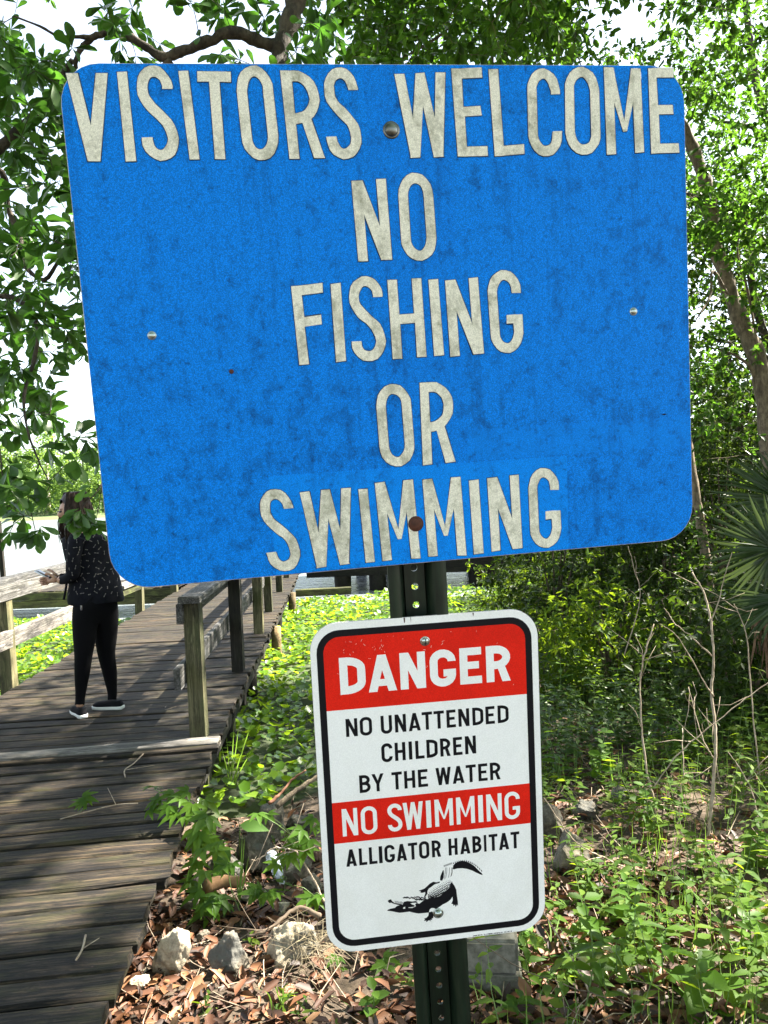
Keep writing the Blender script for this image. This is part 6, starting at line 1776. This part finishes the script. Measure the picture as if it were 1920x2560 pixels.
def creeper(label, vines, leaves, me=None, size=.10, depth=None, cat='vine', name='creeper_vine'):
    P0 = W(*vines[0][0]); root = empty(name, tuple(P0)); tag(root, label, cat)
    allp = []
    for v in vines:
        P = curve_pts(stem3(v), 6); allp.append(P)
        mb = MB(); mb.tube(P, .0022, 5); o = mb.build('stem', M_stem, root, True); put_local(o, root)
    A = np.concatenate(allp)
    for (px, py, d, s) in leaves:
        c = W(px, py, d); j = np.argmin(np.linalg.norm(A - c, axis=1)); q = A[j]
        mb = MB(); mb.tube([q, (q + c) / 2 + [0, 0, .01], c], .0013, 4); o = mb.build('petiole', M_stem, root, True); put_local(o, root)
        dd = unit(np.array([rng.uniform(-1, 1), rng.uniform(-1, -.2), rng.uniform(-.5, .15)]))
        put_leaf(root, me or ME_PAL, c, dd, np.array([rng.uniform(-.3, .3), -.45, 1]), size * s)
cv = lambda x, y: (x * .6028, 1900 + .6028 * y)
L1 = [(640,110,.8),(660,160,.8),(620,205,.7),(720,140,.9),(735,215,.95),(780,130,.8),(800,185,.95),(765,235,.8),(850,165,1),(862,232,1.1),(795,285,1),(828,300,1.1),(882,320,1),(842,365,.9),(895,372,.9),(822,420,.9),(852,462,.8),(800,500,.8),(832,540,.9),(872,545,1),(905,562,1),(882,612,1.1),(850,590,.8),(935,600,.7),(700,190,.7),(760,160,.8),(880,260,.8),(905,340,.6),(850,330,.8),(815,345,.7)]
creeper('Virginia creeper spilling from the boardwalk edge down over the rubble', [[(*cv(600, 240), 3.75), (*cv(700, 180), 3.65), (*cv(800, 170), 3.6), (*cv(850, 260), 3.5), (*cv(850, 380), 3.4), (*cv(830, 500), 3.35), (*cv(870, 600), 3.2)], [(*cv(640, 120), 3.7), (*cv(720, 160), 3.62), (*cv(800, 170), 3.6)]],
        [(*cv(x, y), 3.72 - .0011 * y * .9 + rng.uniform(-.08, .05), s) for x, y, s in L1], size=.115)
creeper('lone bright creeper sprig lying on the dark boardwalk planks', [[(*cv(300, 250), 3.75), (*cv(345, 200), 3.7), (*cv(350, 160), 3.68)]], [(*cv(340, 155), 3.68, 1.0), (*cv(365, 160), 3.68, .8), (*cv(345, 175), 3.66, .8)], size=.10)
creeper('creeper leaves in front of the mossy stone beside the danger sign edge', [[(*cv(1180, 420), 3.1), (*cv(1230, 330), 3.1), (*cv(1300, 230), 3.15)]],
        [(*cv(x, y), 3.1 + rng.uniform(-.08, .08), s) for x, y, s in [(1240,320,1),(1285,330,1),(1255,290,.9),(1180,390,.9),(1300,240,.8),(1310,275,.8),(1150,430,.8),(1200,395,.9),(1270,365,1),(1225,345,.8),(1110,225,.7),(1070,222,.8)]], size=.095)
creeper('slim seedling with a crown of pale green leaflets above the rotten log', [[(*cv(1000, 640), 3.1), (*cv(960, 540), 3.1), (*cv(945, 440), 3.1)]], [(*cv(945, 432), 3.1, 1), (*cv(925, 440), 3.1, .8), (*cv(965, 428), 3.1, .8)], size=.085)
creeper('small creeper tuft right of the tall grass stalks', [[(*cv(1040, 600), 3.05), (*cv(1060, 560), 3.05), (*cv(1085, 545), 3.05)]], [(*cv(1080, 548), 3.05, 1.1), (*cv(1060, 535), 3.05, .8), (*cv(1110, 550), 3.0, .8), (*cv(1150, 550), 3.0, .6)], size=.09)
creeper('creeper shoot touching the lower left border of the danger sign', [[(*cv(1290, 600), 2.9), (*cv(1300, 560), 2.9)]], [(*cv(1290, 570), 2.9, 1), (*cv(1315, 580), 2.9, .9), (*cv(1330, 560), 2.9, .8), (*cv(1220, 520), 2.9, .01)], size=.085)
creeper('leafy creeper patch on the ground in the lower left under the danger sign', [[(*cv(1180, 1080), 2.5), (*cv(1270, 1020), 2.5), (*cv(1380, 980), 2.5)], [(*cv(1440, 900), 2.65), (*cv(1530, 880), 2.65), (*cv(1650, 860), 2.65)]],
        [(*cv(x, y), d, s) for x, y, d, s in [(1270,1000,2.5,1.2),(1240,1060,2.5,1),(1290,1050,2.5,.9),(1350,1000,2.5,.8),(1380,1010,2.5,.7),(1200,1060,2.5,.8),(1450,890,2.65,.9),(1490,890,2.65,1.1),(1540,895,2.65,1),(1410,920,2.65,.8),(1520,920,2.65,.8),(1600,850,2.65,1.1),(1640,880,2.65,1),(1610,900,2.65,.8),(1440,940,2.6,.9),(1480,1030,2.45,1),(1500,1070,2.4,1),(1430,960,2.6,.8),(1590,820,2.7,.9),(1400,815,2.7,.8)]], size=.085)
# broad arrow-shaped leaves
tr = empty('taro_plant', tuple(GT(600, 2180))); tag(tr, 'plant with two large dark pointed leaves behind the creeper', 'plant')
ARROW = ([(0, 0, 0), (-.35, -.28, .05), (.15, -.45, .06), (.6, -.28, .0), (1, 0, -.12), (.6, .28, .0), (.15, .45, .06), (-.35, .28, .05), (.5, 0, -.03)], [(0, 1, 2), (0, 2, 3, 8), (8, 3, 4), (8, 4, 5), (0, 8, 5, 6), (0, 6, 7)])
ME_BIG = leafmesh(LANCE, ML_oak_o, .5)
for (px, py, d, s, dd) in ((600, 2062, 3.5, .15, (1, -.2, -.05)), (575, 2120, 3.5, .16, (-.5, -.4, -.75))):
    c = W(px, py, d); q = np.array(tr.location); mb = MB(); mb.tube([q, (q + c) / 2 + [0, 0, .05], c], .003, 5); o = mb.build('stalk', M_stem, tr, True); put_local(o, tr)
    put_leaf(tr, ME_BIG, c, dd, (.3, -.6, 1), s)

def herb(label, px, py, hpx, n, me, size, lean=0.0, name='herb', cat='plant', group=None, whorl_=2):
    p = GT(px, py); d = p @ Fv - CAM @ Fv; h = hpx * d / FPX
    root = empty(name, tuple(p)); tag(root, label, cat, group)
    top = p + np.array([lean * h, rng.uniform(-.1, .1) * h, h]); mid = (p + top) / 2 + rng.normal(0, .03 * h, 3)
    P = curve_pts([p, mid, top], 5); mb = MB(); mb.tube(P, np.linspace(.0035, .0015, len(P)), 5); o = mb.build('stem', M_stem, root, True); put_local(o, root)
    for i in range(n):
        t = .18 + .82 * i / max(1, n - 1); q = P[int(t * (len(P) - 1))]; a = i * 1.57 + rng.uniform(-.4, .4)
        for s in range(whorl_):
            aa = a + s * 2 * math.pi / whorl_
            put_leaf(root, me, q, (math.cos(aa), math.sin(aa), rng.uniform(-.1, .45)), (rng.normal(0, .2), rng.normal(0, .2) - .2, 1), size * rng.uniform(.75, 1.15) * (1.15 - .5 * t))
HERBS = [('leafy herb with long leaves standing tall right of the danger sign corner', 1585, 2380, 170, 6, ME_LAN, .12),
         ('broad-leaved herb left of the tall herb near the danger sign corner', 1490, 2400, 150, 5, ME_OVA, .10),
         ('upright herb with jagged clustered leaves in the lower right', 1460, 2540, 210, 6, ME_LAN, .11),
         ('large-leaved herb close to the broken branch, right of its bent end', 1760, 2530, 130, 4, ME_OVA, .14),
         ('herb sprouting in front of the pale flat slab', 1540, 2470, 120, 5, ME_OVA, .085),
         ('small herb just right of the concrete block', 1330, 2470, 110, 4, ME_LAN, .10),
         ('fresh herb touching the lower edge of the danger sign, right of the post', 1325, 2390, 90, 4, ME_OVA, .075),
         ('low herb by the left side of the concrete block', 1205, 2450, 70, 4, ME_LAN, .09),
         ('herb with drooping leaves above the broken branch', 1660, 2470, 150, 5, ME_LAN, .12),
         ('bushy herb at the right edge over the thinner dry branch', 1880, 2400, 170, 6, ME_OVA, .09),
         ('pale feathery herb under the thick bare stem', 1800, 2260, 150, 7, ME_LAN, .08),
         ('yellow-green herb catching the sun beside the thick bare stem', 1720, 2260, 130, 6, ME_LAN, .09),
         ('herb at the right edge in the sunny patch', 1885, 2180, 140, 6, ME_OVA, .085),
         ('herb in front of the round grey boulder, to its right', 1600, 2230, 130, 5, ME_LAN, .09),
         ('herb rising between the small dark boulder and the dead stems', 1640, 2080, 150, 6, ME_OVA, .085),
         ('shaded herb hugging the right border of the danger sign', 1400, 1960, 130, 6, ME_LAN, .10),
         ('bright herb above the border corner on the right of the danger sign', 1390, 1800, 140, 7, ME_LAN, .12),
         ('sunlit herb left of the tall pale dead stem', 1520, 1830, 160, 7, ME_LAN, .12),
         ('herb behind the arching twig', 1500, 1960, 130, 6, ME_OVA, .10),
         ('low rosette of leaves at the bottom edge, right of the post', 1290, 2550, 60, 4, ME_OVA, .08),
         ('small herb rooted by the bottom edge, left of the post', 930, 2550, 70, 4, ME_OVA, .075),
         ('herb growing against the boardwalk end near the sill board', 560, 1960, 90, 4, ME_OVA, .09)]
for i, (lb, px, py, hp, n, me, s) in enumerate(HERBS): herb(lb, px, py, hp, n, me, s, rng.uniform(-.2, .2), whorl_=3 if i % 3 == 0 else 2)
# tall grass clumps
def clump(label, px, py, blades, r=.0045):
    p = GT(px, py); root = empty('grass_clump', tuple(p)); tag(root, label, 'grass')
    for (tx, ty, d) in blades:
        t = W(tx, ty, d); P = curve_pts([p + rng.normal(0, .012, 3) * [1, 1, 0], (p * .55 + t * .45) + [0, 0, .03], t], 6)
        V = []; n = len(P)
        for i, q in enumerate(P):
            w_ = r * (1 - (i / (n - 1)) ** 2) + .0004; V += [q + [-w_, 0, 0], q + [w_, -.002, 0]]
        mb = MB(); mb.add(V, [(2 * i, 2 * i + 1, 2 * i + 3, 2 * i + 2) for i in range(n - 1)]); o = mb.build('blade', ML_grass, root, True); put_local(o, root)
clump('tall grass clump springing up beside the boardwalk corner post', 578, 1985, [(586, 1800, 4.2), (640, 1775, 4.2), (600, 1790, 4.2), (615, 1850, 4.15), (552, 1860, 4.15), (640, 1860, 4.1), (566, 1840, 4.2)])
clump('pair of tall grass stalks rising between the seedling and the creeper tuft', 600, 2290, [(606, 2080, 3.2), (612, 2090, 3.2), (590, 2170, 3.2), (622, 2140, 3.15)], .004)
clump('grass clump sprouting from the leaf litter at the bottom left of the post', 700, 2540, [(640, 2470, 2.4), (720, 2455, 2.4), (745, 2480, 2.4), (690, 2465, 2.4)], .003)
clump('sunlit grass clump below the right side of the danger sign', 1385, 2400, [(1370, 2300, 2.8), (1400, 2290, 2.8), (1425, 2310, 2.8), (1360, 2320, 2.8), (1440, 2330, 2.75), (1410, 2340, 2.75), (1390, 2310, 2.8)], .003)
# rotten log
S('rotten_log', 'short orange-brown rotten log under the tall grass stalks', 'log', [([(515, 2215, 3.2), (560, 2205, 3.25), (612, 2205, 3.25)], .034, .022)], plain('rotten_wood', (.14, .07, .03), .9, nscale=14, c2=(.30, .17, .08), bumpd=.01), 9)
# moss-like dry grass on the bright block
mb = MB()
for _ in range(110):
    p = W(rng.uniform(730, 830), rng.uniform(2325, 2395), rng.uniform(2.6, 2.72)); d = rng.normal(0, .03, 3) + [0, -.01, -.01]
    mb.tube([p, p + d + rng.normal(0, .012, 3), p + 2 * d], .0009, 3, cap=False)
o = mb.build('dry_moss', plain('dry_moss_fibre', (.20, .165, .10), .9), None); tag(o, 'tangle of dry grey moss caught on the bright concrete block', 'moss', kind='stuff')
